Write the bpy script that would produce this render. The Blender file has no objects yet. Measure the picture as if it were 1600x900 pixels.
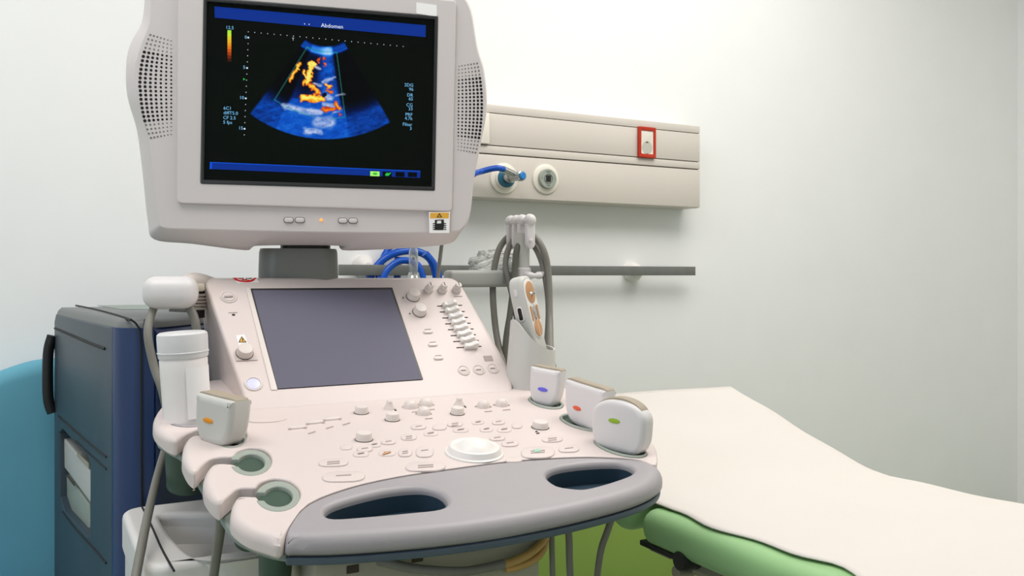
import bpy, bmesh, math, random
import numpy as np
from mathutils import Vector, Matrix

V = Vector
SC = bpy.context.scene
COL = SC.collection
random.seed(4)
NP = np.random.RandomState(7)

# ---------------------------------------------------------------- camera
FPX, HOR, YAW, HC = 1370.0, 430.0, math.radians(28.7), 1.15
SN, CS = math.sin(YAW), math.cos(YAW)
CAM = V((0, 0, HC))
cd = bpy.data.cameras.new('camera')
cd.sensor_width = 36.0
cd.lens = FPX / 1600 * 36.0
cd.shift_y = (HOR - 450) / 1600
cd.clip_start = 0.02
cam = bpy.data.objects.new('camera', cd)
COL.objects.link(cam)
cam.location = CAM
cam.rotation_euler = (math.radians(90), 0, -YAW)
SC.camera = cam

# ---------------------------------------------------------------- world, lights, exposure
SC.view_settings.view_transform = 'Standard'
SC.view_settings.look = 'None'
SC.view_settings.gamma = 1.0
SC.view_settings.use_curve_mapping = False
SC.view_settings.exposure = 0.0
w = bpy.data.worlds.new('world')
SC.world = w
w.use_nodes = True
w.node_tree.nodes['Background'].inputs[0].default_value = (0.9, 0.95, 1.0, 1)
w.node_tree.nodes['Background'].inputs[1].default_value = 0.3


def area(name, loc, aim, size, power, color, sy=None):
    ld = bpy.data.lights.new(name, 'AREA')
    ld.energy = power
    ld.color = color
    ld.size = size
    if sy:
        ld.shape = 'RECTANGLE'
        ld.size_y = sy
    lo = bpy.data.objects.new(name, ld)
    COL.objects.link(lo)
    lo.location = loc
    lo.rotation_euler = (V(aim) - V(loc)).to_track_quat('-Z', 'Y').to_euler()
    return lo


area('ceiling_lamp_bed', (1.6, 1.05, 2.84), (1.55, 1.15, 0), 1.7, 34, (1.0, 0.955, 0.92), 1.1)
area('ceiling_lamp_left', (-0.5, 0.95, 2.84), (-0.3, 1.2, 0), 1.5, 23, (1.0, 0.97, 0.95), 1.0)
area('fill_light_right', (3.0, 0.3, 2.84), (3.0, 0.8, 0), 1.3, 9, (1.0, 0.96, 0.90), 1.0)  # added fill light to lift the dim lower right wall
area('window_daylight', (-1.85, -0.4, 1.7), (0.5, 1.3, 0.9), 1.5, 16, (0.62, 0.76, 1.0), 1.3)
area('ceiling_lamp_entry', (1.6, -1.4, 2.84), (1.2, 0.2, 0.6), 1.2, 4, (1.0, 0.90, 0.82), 0.6)


# ---------------------------------------------------------------- pixel -> place helpers (photograph 1600 x 900)
def ray(px, py):
    u = (px - 800) / FPX
    return V((CS * u + SN, CS - SN * u, (HOR - py) / FPX))


def pY(px, py, Y):
    r = ray(px, py)
    return CAM + r * (Y / r.y)


def pX(px, py, X):
    r = ray(px, py)
    return CAM + r * (X / r.x)


def pZ(px, py, Z):
    r = ray(px, py)
    return CAM + r * ((Z - HC) / r.z)


def pD(px, py, d):
    return CAM + ray(px, py) * d


def proj(p):
    q = p - CAM
    f = q.x * SN + q.y * CS
    return (800 + FPX * (q.x * CS - q.y * SN) / f, HOR - FPX * q.z / f)


class Frame:
    """A real plane in the room: origin, two axes in the plane, and its outward normal."""
    def __init__(s, o, ax, ay):
        s.o, s.ax, s.ay = V(o), V(ax).normalized(), V(ay).normalized()
        s.an = s.ax.cross(s.ay).normalized()
        s.mat = Matrix.Translation(s.o) @ Matrix((s.ax, s.ay, s.an)).transposed().to_4x4()

    def hit(s, px, py, h=0.0):
        r = ray(px, py)
        p0 = s.o + s.an * h
        p = CAM + r * ((p0 - CAM).dot(s.an) / r.dot(s.an))
        q = p - s.o
        return V((q.dot(s.ax), q.dot(s.ay)))

    def hits(s, pts, h=0.0):
        return [s.hit(x, y, h) for x, y in pts]

    def at(s, x, y, h=0.0, rot=0.0):
        return s.mat @ Matrix.Translation((x, y, h)) @ Matrix.Rotation(rot, 4, 'Z')

    def atp(s, px, py, h=0.0, rot=0.0):
        q = s.hit(px, py, h)
        return s.at(q.x, q.y, h, rot)


TILT = math.atan(0.155)
CON = Frame((0.27, 1.305, 0.955), (1, 0, 0), (0, math.cos(TILT), math.sin(TILT)))
PAN = Frame((0.3238, 1.33, 0.979), (1, 0, 0), (0, 1, 1))
SW = math.radians(12.5)
MON = Frame(pD(498, 150, 1.45), (math.cos(SW), -math.sin(SW), 0), (0, 0, 1))
WALLY = 2.3


# ---------------------------------------------------------------- materials
def lin(c):
    return tuple(((v / 255) / 12.92 if v / 255 <= 0.04045 else ((v / 255 + 0.055) / 1.055) ** 2.4) for v in c)


MATS = {}


def mat(name, rgb, rough=0.5, metal=0.0, bump=0.0, bscale=200.0, vary=0.0, vscale=6.0, spec=0.5,
        trans=0.0, alpha=1.0, emit=None, estr=0.0, coat=0.0):
    m = bpy.data.materials.new(name)
    m.use_nodes = True
    nt = m.node_tree
    b = nt.nodes['Principled BSDF']
    col = lin(rgb)
    b.inputs['Base Color'].default_value = (*col, 1)
    b.inputs['Roughness'].default_value = rough
    b.inputs['Metallic'].default_value = metal
    b.inputs['Specular IOR Level'].default_value = spec
    b.inputs['Transmission Weight'].default_value = trans
    b.inputs['Alpha'].default_value = alpha
    b.inputs['Coat Weight'].default_value = coat
    if emit:
        b.inputs['Emission Color'].default_value = (*lin(emit), 1)
        b.inputs['Emission Strength'].default_value = estr
    if vary or bump:
        tc = nt.nodes.new('ShaderNodeTexCoord')
    if vary:
        n = nt.nodes.new('ShaderNodeTexNoise')
        n.inputs['Scale'].default_value = vscale
        n.inputs['Detail'].default_value = 4
        nt.links.new(tc.outputs['Object'], n.inputs['Vector'])
        r = nt.nodes.new('ShaderNodeMapRange')
        r.inputs['From Min'].default_value = 0.3
        r.inputs['From Max'].default_value = 0.7
        r.inputs['To Min'].default_value = 1 - vary
        r.inputs['To Max'].default_value = 1 + vary
        nt.links.new(n.outputs['Fac'], r.inputs['Value'])
        mx = nt.nodes.new('ShaderNodeVectorMath')
        mx.operation = 'SCALE'
        mx.inputs[0].default_value = col
        nt.links.new(r.outputs['Result'], mx.inputs['Scale'])
        nt.links.new(mx.outputs['Vector'], b.inputs['Base Color'])
    if bump:
        n2 = nt.nodes.new('ShaderNodeTexNoise')
        n2.inputs['Scale'].default_value = bscale
        n2.inputs['Detail'].default_value = 3
        nt.links.new(tc.outputs['Object'], n2.inputs['Vector'])
        bp = nt.nodes.new('ShaderNodeBump')
        bp.inputs['Strength'].default_value = bump
        bp.inputs['Distance'].default_value = 0.002
        nt.links.new(n2.outputs['Fac'], bp.inputs['Height'])
        nt.links.new(bp.outputs['Normal'], b.inputs['Normal'])
    MATS[name] = m
    return m


M_wall = mat('wall_paint', (246, 247, 246), 0.75, bump=0.05, bscale=120, vary=0.01, spec=0.3)
M_ceil = mat('ceiling_paint', (242, 242, 240), 0.9, vary=0.01)
M_floor = mat('floor_vinyl', (150, 162, 136), 0.45, vary=0.06, vscale=20)
M_greenshade = mat('green_wall_shade', (140, 170, 78), 0.6, vary=0.04, vscale=5)  # green-tinted shade of the lower wall, put into a colour
M_base = mat('green_skirting', (70, 105, 40), 0.5, vary=0.05)
M_trunk = mat('trunking_enamel', (216, 209, 200), 0.45, vary=0.012, vscale=3)
M_groove = mat('dark_joint', (72, 62, 52), 0.8, vary=0.05)
M_rail = mat('brushed_rail', (122, 124, 120), 0.42, 0.35, vary=0.06, vscale=30)
M_white = mat('white_plastic', (238, 234, 230), 0.4, bump=0.03, bscale=900, vary=0.01)
M_conw = mat('console_plastic', (221, 208, 204), 0.42, bump=0.03, bscale=900, vary=0.008)
M_mon = mat('monitor_plastic', (216, 209, 208), 0.45, bump=0.04, bscale=900, vary=0.01)
M_knob = mat('knob_plastic', (226, 216, 210), 0.4, vary=0.01)
M_rim = mat('rim_plastic', (160, 168, 158), 0.45, vary=0.02)
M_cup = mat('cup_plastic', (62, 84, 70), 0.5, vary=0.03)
M_grip = mat('grip_plastic', (166, 161, 164), 0.42, bump=0.05, bscale=700, vary=0.015)
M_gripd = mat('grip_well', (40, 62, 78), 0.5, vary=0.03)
M_gripbase = mat('grip_base_plastic', (84, 98, 112), 0.45, vary=0.02)
M_shell = mat('lower_shell_plastic', (140, 152, 146), 0.5, vary=0.02)
M_blue = mat('cabinet_blue', (34, 58, 104), 0.38, bump=0.05, bscale=500, vary=0.03)
M_bluegrey = mat('cabinet_slate', (52, 68, 80), 0.45, bump=0.05, bscale=500, vary=0.03)
M_topsheen = mat('cabinet_top_sheen', (112, 116, 116), 0.45, bump=0.05, bscale=500, vary=0.03)  # lighter grey of the lid's reflection, put into its base colour
M_black = mat('black_plastic', (14, 15, 17), 0.45, vary=0.05)
M_dark = mat('dark_frame', (42, 42, 44), 0.35, vary=0.03)
M_screen = mat('screen_glass', (4, 5, 5), 0.25, spec=0.25)
M_touch = mat('touch_glass', (104, 102, 118), 0.55, spec=0.2, vary=0.01)
M_seam = mat('seam_line', (30, 30, 32), 0.7, vary=0.05)
M_legend = mat('legend_print', (176, 162, 158), 0.7, vary=0.05)
M_gap = mat('key_gap_grey', (206, 195, 192), 0.7, vary=0.02)
M_legdk = mat('slider_slot', (70, 52, 42), 0.7, vary=0.05)
M_cable = mat('cable_rubber', (128, 126, 118), 0.5, vary=0.03)
M_cabled = mat('dark_cable_rubber', (92, 92, 84), 0.5, vary=0.03)
M_tan = mat('tan_cable', (196, 158, 92), 0.45, vary=0.05)
M_hose = mat('blue_hose', (14, 84, 190), 0.22, vary=0.05)
M_chrome = mat('chrome', (190, 192, 192), 0.18, 1.0, vary=0.03)
M_clear = mat('clear_plastic', (232, 236, 234), 0.08, trans=0.9, vary=0.01)
M_film = mat('plastic_film', (236, 238, 236), 0.12, trans=0.75, bump=0.4, bscale=60)
M_bottle = mat('bottle_plastic', (252, 246, 244), 0.35, trans=0.06, vary=0.01)
M_cap = mat('cap_plastic', (250, 249, 250), 0.3, trans=0.25, vary=0.01)
M_paper = mat('label_paper', (252, 250, 250), 0.6, vary=0.01)
M_lens = mat('probe_lens', (168, 156, 138), 0.6, vary=0.03)
M_probe = mat('probe_plastic', (226, 222, 222), 0.35, vary=0.01)
M_probeb = mat('probe_plastic_grey', (204, 203, 198), 0.4, vary=0.01)
M_orange = mat('orange_mark', (232, 150, 30), 0.4, vary=0.03)
M_bluem = mat('blue_mark', (112, 106, 232), 0.4, vary=0.03)
M_redm = mat('red_mark', (240, 96, 66), 0.4, vary=0.03)
M_greenm = mat('green_mark', (150, 186, 40), 0.4, vary=0.03)
M_red = mat('red_frame', (186, 44, 10), 0.4, vary=0.03)
M_socket = mat('socket_white', (240, 234, 222), 0.35, vary=0.01)
M_sockd = mat('socket_shade', (196, 194, 182), 0.4, vary=0.01)
M_signred = mat('sign_red', (214, 30, 28), 0.5, vary=0.02)
M_signyel = mat('sign_yellow', (232, 176, 62), 0.5, vary=0.02)
M_ink = mat('black_ink', (20, 20, 20), 0.6, vary=0.05)
M_wood = mat('tan_pad', (196, 148, 104), 0.45, vary=0.08, vscale=60)
M_vinyl = mat('green_vinyl', (150, 194, 136), 0.42, bump=0.08, bscale=300, vary=0.03)
M_sheet = mat('white_sheet', (219, 213, 207), 0.85, bump=0.12, bscale=350, vary=0.008)
M_frame = mat('bed_steel', (150, 146, 128), 0.45, 0.3, vary=0.05)
M_under = mat('underside_plastic', (172, 168, 150), 0.55, vary=0.03)
M_tealshade = mat('teal_wall_shade', (104, 172, 194), 0.85, bump=0.1, bscale=250, vary=0.03)  # teal shade of the left wall, put into the added chair's colour
M_bluelit = mat('blue_lit_button', (216, 216, 240), 0.3, emit=(150, 160, 255), estr=0.10)
M_amber = mat('amber_led', (255, 170, 90), 0.3, emit=(255, 150, 60), estr=0.9)
M_tealr = mat('outlet_teal', (36, 104, 130), 0.35, vary=0.03)
M_bluecap = mat('outlet_blue', (40, 130, 200), 0.35, vary=0.03)


# ---------------------------------------------------------------- object helpers
def link(o, parent=None, M=None, parts_parent_world=None):
    COL.objects.link(o)
    M = M or Matrix.Identity(4)
    if parent is not None:
        o.parent = parent
        o.matrix_parent_inverse = Matrix(WORLD[parent]).inverted()
    o.matrix_basis = M
    WORLD[o] = M.copy()
    return o


WORLD = {}


def finish(me, ang=38):
    bm = bmesh.new()
    bm.from_mesh(me)
    bmesh.ops.remove_doubles(bm, verts=bm.verts, dist=1e-6)
    bmesh.ops.recalc_face_normals(bm, faces=bm.faces)
    lim = math.radians(ang)
    for f in bm.faces:
        f.smooth = True
    for e in bm.edges:
        e.smooth = not (len(e.link_faces) == 2 and e.calc_face_angle(0) > lim)
    bm.to_mesh(me)
    bm.free()


def obj(name, me, m, parent=None, M=None, ang=38, wn=False):
    finish(me, ang)
    me.materials.clear()
    for mm in (m if isinstance(m, (list, tuple)) else [m]):
        me.materials.append(mm)
    me.name = name
    o = bpy.data.objects.new(name, me)
    if wn:
        md = o.modifiers.new('weighted_normal', 'WEIGHTED_NORMAL')
        md.keep_sharp = True
    return link(o, parent, M)


def clone(o, parent, M):
    c = o.copy()
    COL.objects.link(c)
    c.parent = parent
    if parent is not None:
        c.matrix_parent_inverse = Matrix(WORLD[parent]).inverted()
    c.matrix_basis = M
    WORLD[c] = M.copy()
    return c


def clone_tree(o, M, label=None):
    """copy a thing and each of its parts and sub-parts"""
    D = M @ WORLD[o].inverted()
    r = o.copy()
    COL.objects.link(r)
    r.matrix_basis = M
    WORLD[r] = M.copy()
    if label:
        r['label'] = label
    for ch in [c for c in WORLD if c.parent == o]:
        clone(ch, r, D @ WORLD[ch])
    return r


def thing(name, loc, label, cat, group=None):
    o = bpy.data.objects.new(name, None)
    o.empty_display_size = 0.05
    link(o, None, Matrix.Translation(V(loc)))
    return tag(o, label, cat, group)


def tag(o, label, cat=None, group=None):
    o['label'] = label
    if cat:
        o['category'] = cat
    if group:
        o['group'] = group
    return o


def struct(o, label=None):
    o['kind'] = 'structure'
    if label:
        o['label'] = label
    return o


def raw(verts, faces):
    me = bpy.data.meshes.new('m')
    me.from_pydata([tuple(v) for v in verts], [], faces)
    me.update()
    return me


def bm_me(bm):
    me = bpy.data.meshes.new('m')
    bm.to_mesh(me)
    bm.free()
    return me


def join_me(parts):
    """parts: list of (mesh, matrix) -> one mesh"""
    bm = bmesh.new()
    for me, M in parts:
        b2 = bmesh.new()
        b2.from_mesh(me)
        bmesh.ops.transform(b2, matrix=M, verts=b2.verts)
        t = bpy.data.meshes.new('t')
        b2.to_mesh(t)
        b2.free()
        bm.from_mesh(t)
        bpy.data.meshes.remove(t)
    return bm_me(bm)


def box_me(sx, sy, sz, bev=0.0, seg=2, c=(0, 0, 0)):
    bm = bmesh.new()
    bmesh.ops.create_cube(bm, size=1)
    bmesh.ops.scale(bm, vec=(sx, sy, sz), verts=bm.verts)
    if bev:
        bmesh.ops.bevel(bm, geom=list(bm.edges), offset=bev, segments=seg, affect='EDGES', profile=0.5)
    bmesh.ops.translate(bm, vec=c, verts=bm.verts)
    return bm_me(bm)


def lathe_me(prof, n=24, sx=1.0, sy=1.0):
    vs, fs = [], []
    for r, z in prof:
        for i in range(n):
            a = 2 * math.pi * i / n
            vs.append((r * math.cos(a) * sx, r * math.sin(a) * sy, z))
    for k in range(len(prof) - 1):
        for i in range(n):
            j = (i + 1) % n
            fs.append((k * n + i, k * n + j, (k + 1) * n + j, (k + 1) * n + i))
    if prof[0][0] > 1e-6:
        fs.append(tuple(reversed(range(n))))
    if prof[-1][0] > 1e-6:
        fs.append(tuple((len(prof) - 1) * n + i for i in range(n)))
    return raw(vs, fs)


def loft_me(rings, cap0=True, cap1=True):
    n = len(rings[0])
    vs = [p for r in rings for p in r]
    fs = []
    for k in range(len(rings) - 1):
        for i in range(n):
            j = (i + 1) % n
            fs.append((k * n + i, k * n + j, (k + 1) * n + j, (k + 1) * n + i))
    if cap0:
        fs.append(tuple(reversed(range(n))))
    if cap1:
        fs.append(tuple((len(rings) - 1) * n + i for i in range(n)))
    return raw(vs, fs)


def smooth(pts, n=6, closed=True):
    """Catmull-Rom through points (Vectors of any dimension)"""
    pts = [V(p) for p in pts]
    out = []
    N = len(pts)
    rng = range(N) if closed else range(N - 1)
    for i in rng:
        if closed:
            p0, p1, p2, p3 = pts[i - 1], pts[i], pts[(i + 1) % N], pts[(i + 2) % N]
        else:
            p0, p1, p2, p3 = pts[max(i - 1, 0)], pts[i], pts[i + 1], pts[min(i + 2, N - 1)]
        for k in range(n):
            t = k / n
            out.append(0.5 * ((2 * p1) + (p2 - p0) * t + (2 * p0 - 5 * p1 + 4 * p2 - p3) * t * t +
                              (3 * p1 - p0 - 3 * p2 + p3) * t ** 3))
    if not closed:
        out.append(pts[-1])
    return out


def tube_me(pts, r, n=10, sub=8, smooth_it=True):
    P = smooth(pts, sub, False) if smooth_it else [V(p) for p in pts]
    rs = r if callable(r) else (lambda t: r)
    T = [(P[min(i + 1, len(P) - 1)] - P[max(i - 1, 0)]).normalized() for i in range(len(P))]
    up = V((0, 0, 1)) if abs(T[0].z) < 0.9 else V((1, 0, 0))
    nrm = T[0].cross(up).normalized()
    rings = []
    for i, p in enumerate(P):
        nrm = (nrm - T[i] * nrm.dot(T[i])).normalized()
        b = T[i].cross(nrm)
        rr = rs(i / (len(P) - 1))
        rings.append([p + (nrm * math.cos(2 * math.pi * k / n) + b * math.sin(2 * math.pi * k / n)) * rr for k in range(n)])
    return loft_me(rings)


def rrect(w, h, r, n=5, cx=0, cy=0):
    out = []
    for sx, sy, a0 in ((1, 1, 0), (-1, 1, 90), (-1, -1, 180), (1, -1, 270)):
        for k in range(n + 1):
            a = math.radians(a0 + 90 * k / n)
            out.append(V((cx + sx * (w / 2 - r) + r * math.cos(a), cy + sy * (h / 2 - r) + r * math.sin(a))))
    return out


def ell(rx, ry, n=28, cx=0, cy=0, rot=0):
    return [V((cx + rx * math.cos(a) * math.cos(rot) - ry * math.sin(a) * math.sin(rot),
               cy + rx * math.cos(a) * math.sin(rot) + ry * math.sin(a) * math.cos(rot)))
            for a in [2 * math.pi * i / n for i in range(n)]]


def plate_me(loops, thick, bev=0.0, res=2, top=0.0):
    """flat 2D outline (with holes) given thickness and rounded rims; its top lies at z = top"""
    cu = bpy.data.curves.new('c', 'CURVE')
    cu.dimensions = '2D'
    cu.fill_mode = 'BOTH'
    for lp in loops:
        sp = cu.splines.new('POLY')
        sp.points.add(len(lp) - 1)
        for i, p in enumerate(lp):
            sp.points[i].co = (p[0], p[1], 0, 1)
        sp.use_cyclic_u = True
    cu.extrude = max(thick / 2 - bev, 0.00005)
    cu.bevel_depth = bev
    cu.bevel_resolution = res
    cu.offset = -bev
    o = bpy.data.objects.new('t', cu)
    COL.objects.link(o)
    dg = bpy.context.evaluated_depsgraph_get()
    me = bpy.data.meshes.new_from_object(o.evaluated_get(dg))
    me.transform(Matrix.Translation((0, 0, top - thick / 2)))
    bpy.data.objects.remove(o)
    bpy.data.curves.remove(cu)
    return me


def inset(pts, d):
    out = []
    n = len(pts)
    area2 = sum(pts[i].x * pts[(i + 1) % n].y - pts[(i + 1) % n].x * pts[i].y for i in range(n))
    sg = 1 if area2 > 0 else -1
    for i in range(n):
        t = (pts[(i + 1) % n] - pts[i - 1])
        nr = V((-t.y, t.x)).normalized() * sg
        out.append(pts[i] + nr * d)
    return out


def plate2_me(outer, holes, thick, rh=.003, top=0.0, seg=5, rbot=.004, clamp=None):
    """flat body: outer = (x, y, rounding) points, holes = 2D loops with a small rounded lip"""
    from mathutils.geometry import tessellate_polygon
    n = len(outer)
    O = [V((p[0], p[1])) for p in outer]
    R = [p[2] for p in outer]
    sg = 1 if sum(O[i].x * O[(i + 1) % n].y - O[(i + 1) % n].x * O[i].y for i in range(n)) > 0 else -1
    NR = []
    for i in range(n):
        t = O[(i + 1) % n] - O[i - 1]
        NR.append(V((-t.y, t.x)).normalized() * sg)
    rings = []
    for k in range(seg + 1):
        a = math.pi / 2 * k / seg
        rings.append([V((*(O[i] + NR[i] * R[i] * (1 - math.sin(a))), top - R[i] * (1 - math.cos(a)))) for i in range(n)])
    rings.append([V((*O[i], top - thick + rbot)) for i in range(n)])
    rings.append([V((*(O[i] + NR[i] * rbot), top - thick)) for i in range(n)])
    vs, fs = [], []
    for r in rings:
        vs += r
    for k in range(len(rings) - 1):
        for i in range(n):
            j = (i + 1) % n
            fs.append((k * n + i, k * n + j, (k + 1) * n + j, (k + 1) * n + i))
    tops, bots = [(list(range(n)), rings[0])], [(list(range((len(rings) - 1) * n, len(rings) * n)), rings[-1])]
    for h in holes:
        m = len(h)
        s0 = len(vs)
        g = inset(h, -rh)
        hr = [[V((p.x, p.y, top)) for p in g], [V((p.x, p.y, top - rh * .3)) for p in inset(h, -rh * .3)], [V((p.x, p.y, top - rh)) for p in h], [V((p.x, p.y, top - thick)) for p in h]]
        for r in hr:
            vs += r
        for k in range(3):
            for i in range(m):
                j = (i + 1) % m
                fs.append((s0 + k * m + i, s0 + k * m + j, s0 + (k + 1) * m + j, s0 + (k + 1) * m + i))
        tops.append((list(range(s0, s0 + m)), hr[0]))
        bots.append((list(range(s0 + 3 * m, s0 + 4 * m)), hr[-1]))
    for grp in (tops, bots):
        ids = [i for g in grp for i in g[0]]
        for tri in tessellate_polygon([[V((p.x, p.y, 0)) for p in g[1]] for g in grp]):
            fs.append(tuple(ids[t] for t in tri))
    if clamp:
        # follow the rounding of the front rim where a joint runs down over it
        for v, (line, R, near) in [(v, c) for c in clamp for v in vs]:
            d = 1e9
            p = V((v.x, v.y))
            if near and (p - near).length > .022:
                continue
            for a, b in zip(line, line[1:]):
                ab = b - a
                t = max(0, min(1, (p - a).dot(ab) / ab.length_squared))
                d = min(d, (p - a - ab * t).length)
            if d < R:
                v.z = min(v.z, top - R * (1 - math.sqrt(max(0, 1 - ((R - d) / R) ** 2))))
    return raw(vs, fs)


def text_me(s, size, thick=0.0, align='CENTER'):
    cu = bpy.data.curves.new('f', 'FONT')
    cu.body = s
    cu.size = size
    cu.align_x = align
    cu.align_y = 'CENTER'
    cu.resolution_u = 2
    o = bpy.data.objects.new('t', cu)
    COL.objects.link(o)
    dg = bpy.context.evaluated_depsgraph_get()
    me = bpy.data.meshes.new_from_object(o.evaluated_get(dg))
    bpy.data.objects.remove(o)
    bpy.data.curves.remove(cu)
    return me


def T(x=0, y=0, z=0):
    return Matrix.Translation((x, y, z))


def RX(a):
    return Matrix.Rotation(math.radians(a), 4, 'X')


def RY(a):
    return Matrix.Rotation(math.radians(a), 4, 'Y')


def RZ(a):
    return Matrix.Rotation(math.radians(a), 4, 'Z')


def axes(o, ax, ay):
    return Frame(o, ax, ay).mat


# ================================================================ ROOM
X0, X1, Y0, ZT = -2.0, pY(1590, 400, WALLY).x, -2.6, 2.9
struct(obj('floor', box_me(X1 - X0 + .4, WALLY - Y0 + .4, .1, c=((X0 + X1) / 2, (WALLY + Y0) / 2, -.05)), M_floor), 'green vinyl floor')
struct(obj('ceiling', box_me(X1 - X0 + .4, WALLY - Y0 + .4, .1, c=((X0 + X1) / 2, (WALLY + Y0) / 2, ZT + .05)), M_ceil), 'white ceiling')
struct(obj('wall_back', box_me(X1 - X0 + .2, .1, ZT, c=((X0 + X1) / 2, WALLY + .05, ZT / 2)), M_wall), 'white wall behind the bed and machine')
struct(obj('wall_left', box_me(.1, WALLY - Y0, ZT, c=(X0 - .05, (WALLY + Y0) / 2, ZT / 2)), M_wall), 'white wall left of the machine')
struct(obj('wall_right', box_me(.1, WALLY - Y0, ZT, c=(X1 + .05, (WALLY + Y0) / 2, ZT / 2)), M_wall), 'white wall at the right edge')
struct(obj('wall_front', box_me(X1 - X0 + .2, .1, ZT, c=((X0 + X1) / 2, Y0 - .05, ZT / 2)), M_wall), 'white wall behind the viewer')
struct(obj('baseboard_right', box_me(.016, WALLY - Y0 - .02, .115, .004, c=(X1 - .008, (WALLY + Y0) / 2, .0575)), M_base), 'dark green skirting on the right wall')
struct(obj('green_shade_panel_1', box_me(2.0, .012, .52, .003, c=(1.3, WALLY - .006, .30)), M_greenshade), 'added green panel for the green shade low on the wall behind the bed')  # added panel, coloured like the wall in green-tinted shade

# ================================================================ WALL SERVICES
YF = 2.215
WF = Frame((0, YF, 0), (1, 0, 0), (0, 0, 1))
XR = pX(1095, 300, 1.912).x
XL = 0.62


def zr(y):
    return HC + (HOR - y) * 2.862 / FPX


tk = thing('bedhead_trunking', (1.3, WALLY, zr(325)), 'long beige wall trunking with gas outlets above the grey rail', 'wall trunking')
zt, z1, z2, z3, zb = zr(197), zr(209), zr(253), zr(265), zr(325)
LX, MXc = XR - XL, (XR + XL) / 2
obj('housing', box_me(LX, WALLY - YF - .006, zt - zb, .003, c=(MXc, (WALLY + YF) / 2 + .003, (zt + zb) / 2)), M_trunk, tk)
for nm, za, zc, g in (('top_strip', zt, z1, .0012), ('cover_panel', z1, z2, .0012), ('middle_strip', z2, z3, .002), ('lower_panel', z3, zb, .0022)):
    obj(nm, box_me(LX, .008, za - zc - 2 * g * .8, .0016, c=(MXc, YF + .004, (za + zc) / 2)), M_trunk, tk)
obj('joint_backing', box_me(LX - .01, .004, zt - zb - .012, c=(MXc, YF + .0062, (zt + zb) / 2)), M_groove, tk)
# cover strip seen beside the monitor's edge
q = WF.hit(756, 200)
obj('cover_plate', box_me(.035, .012, z1 - z2 - .004, .002, c=(q.x - .004, YF - .004, (z1 + z2) / 2)), M_socket, tk)


# socket
ps = WF.hit(1009, 223)
so = thing('wall_socket', (ps.x, YF, ps.y), 'white power socket in a red frame on the trunking', 'socket')
wS, hS = .0665, (WF.hit(1009, 199) - WF.hit(1009, 247)).y
FS = WF.at(ps.x, ps.y)
obj('frame', plate_me([rrect(wS, hS, .003), rrect(wS - .019, hS - .024, .002)], .010, .0015, 1, .010), M_red, so, FS)
hy = -.018
obj('face_plate', plate_me([rrect(wS - .019, hS - .024, .002), ell(.0205, .0205, 28, 0, hy)], .007, .0006, 1, .0075), M_socket, so, FS)
obj('socket_well', lathe_me([(.0205, .0070), (.0200, .0015), (.0001, .0012)], 28), M_sockd, so, FS @ T(0, hy, 0))
pin = obj('pin_hole', lathe_me([(.0027, .0), (.0027, .0018), (.0001, .0018)], 12), M_ink, so, FS @ T(-.0085, hy, 0))
clone(pin, so, FS @ T(.0085, hy, 0))
for s in (1, -1):
    obj('earth_clip', box_me(.009, .004, .003, .0006, c=(0, hy + s * .0185, .006)), M_legdk, so, FS)


# gas outlets
def outlet(px, py, label, plugged):
    p = WF.hit(px, py)
    M0 = WF.at(p.x, p.y)
    t = thing('gas_outlet', (p.x, YF, p.y), label, 'gas outlet', 'gas outlets on the trunking')
    obj('rose', lathe_me([(.044, 0), (.044, .004), (.041, .0065), (.030, .007), (.001, .007)], 40), M_socket, t, M0)
    if plugged:
        obj('collar', lathe_me([(.032, .007), (.032, .012), (.028, .0145), (.001, .0145)], 36), M_socket, t, M0)
        obj('ring', lathe_me([(.027, .0145), (.027, .020), (.022, .022), (.001, .022)], 36), M_tealr, t, M0)
    else:
        obj('collar', lathe_me([(.029, .007), (.029, .016), (.027, .018), (.001, .018)], 36), M_rim, t, M0)
        obj('inner_ring', plate_me([ell(.0145, .0145), ell(.0125, .0125)], .0016, 0, 1, .0196), M_chrome, t, M0)
        obj('port', plate_me([rrect(.016, .018, .0015)], .002, 0, 1, .0195), M_ink, t, M0)
        for tx, sz, x_, y_ in (('VAC', .0085, 0, .0195), ('0', .006, -.0215, 0), ('1', .006, .0215, 0), ('Pull', .0075, 0, -.0205)):
            obj('lettering', text_me(tx, sz), M_ink, t, M0 @ T(x_, y_, .0184))
    return M0, t


G1, g1 = outlet(787, 279, 'round gas outlet with blue hose plugged in, nearest the monitor', True)
G2, g2 = outlet(852, 280, 'round grey gas outlet with empty square port', False)

# hose plugged into the first outlet, running behind the monitor to the coil on the rail
hz = thing('blue_gas_hose', G1.translation, 'blue gas hose leaving the plugged outlet and coiled behind the monitor', 'hose')
K = G1 @ T(0, 0, .0222)
obj('plug', lathe_me([(.016, 0), (.016, .018), (.0125, .022), (.0125, .050), (.0145, .052), (.0145, .062), (.012, .064), (.001, .064)], 28), M_chrome, hz, K @ RY(12) )
obj('plug_cap', lathe_me([(.0115, .0645), (.0115, .068), (.009, .070), (.001, .070)], 24), M_bluecap, hz, K @ RY(12))
ferr_a = K @ V((.000, .006, .036))
ferr_b = ferr_a + V((-.035, -.002, .012))
obj('ferrule', tube_me([ferr_a, (ferr_a + ferr_b) / 2, ferr_b], .0105, 14, 3), M_chrome, hz)
hp = [ferr_b + V((.01, 0, -.003)), ferr_b + V((-.02, -.004, .002)), pD(752, 268, ferr_b.dot(V((SN, CS, 0))) - .01), pD(735, 276, 2.38),
      pD(700, 312, 2.40), pD(668, 350, 2.42), pD(640, 368, 2.43), pD(612, 384, 2.41), pD(598, 404, 2.39), pD(592, 430, 2.37), pD(590, 452, 2.36)]
obj('hose', tube_me(hp, .0085, 12, 8), M_hose, hz)
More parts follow.
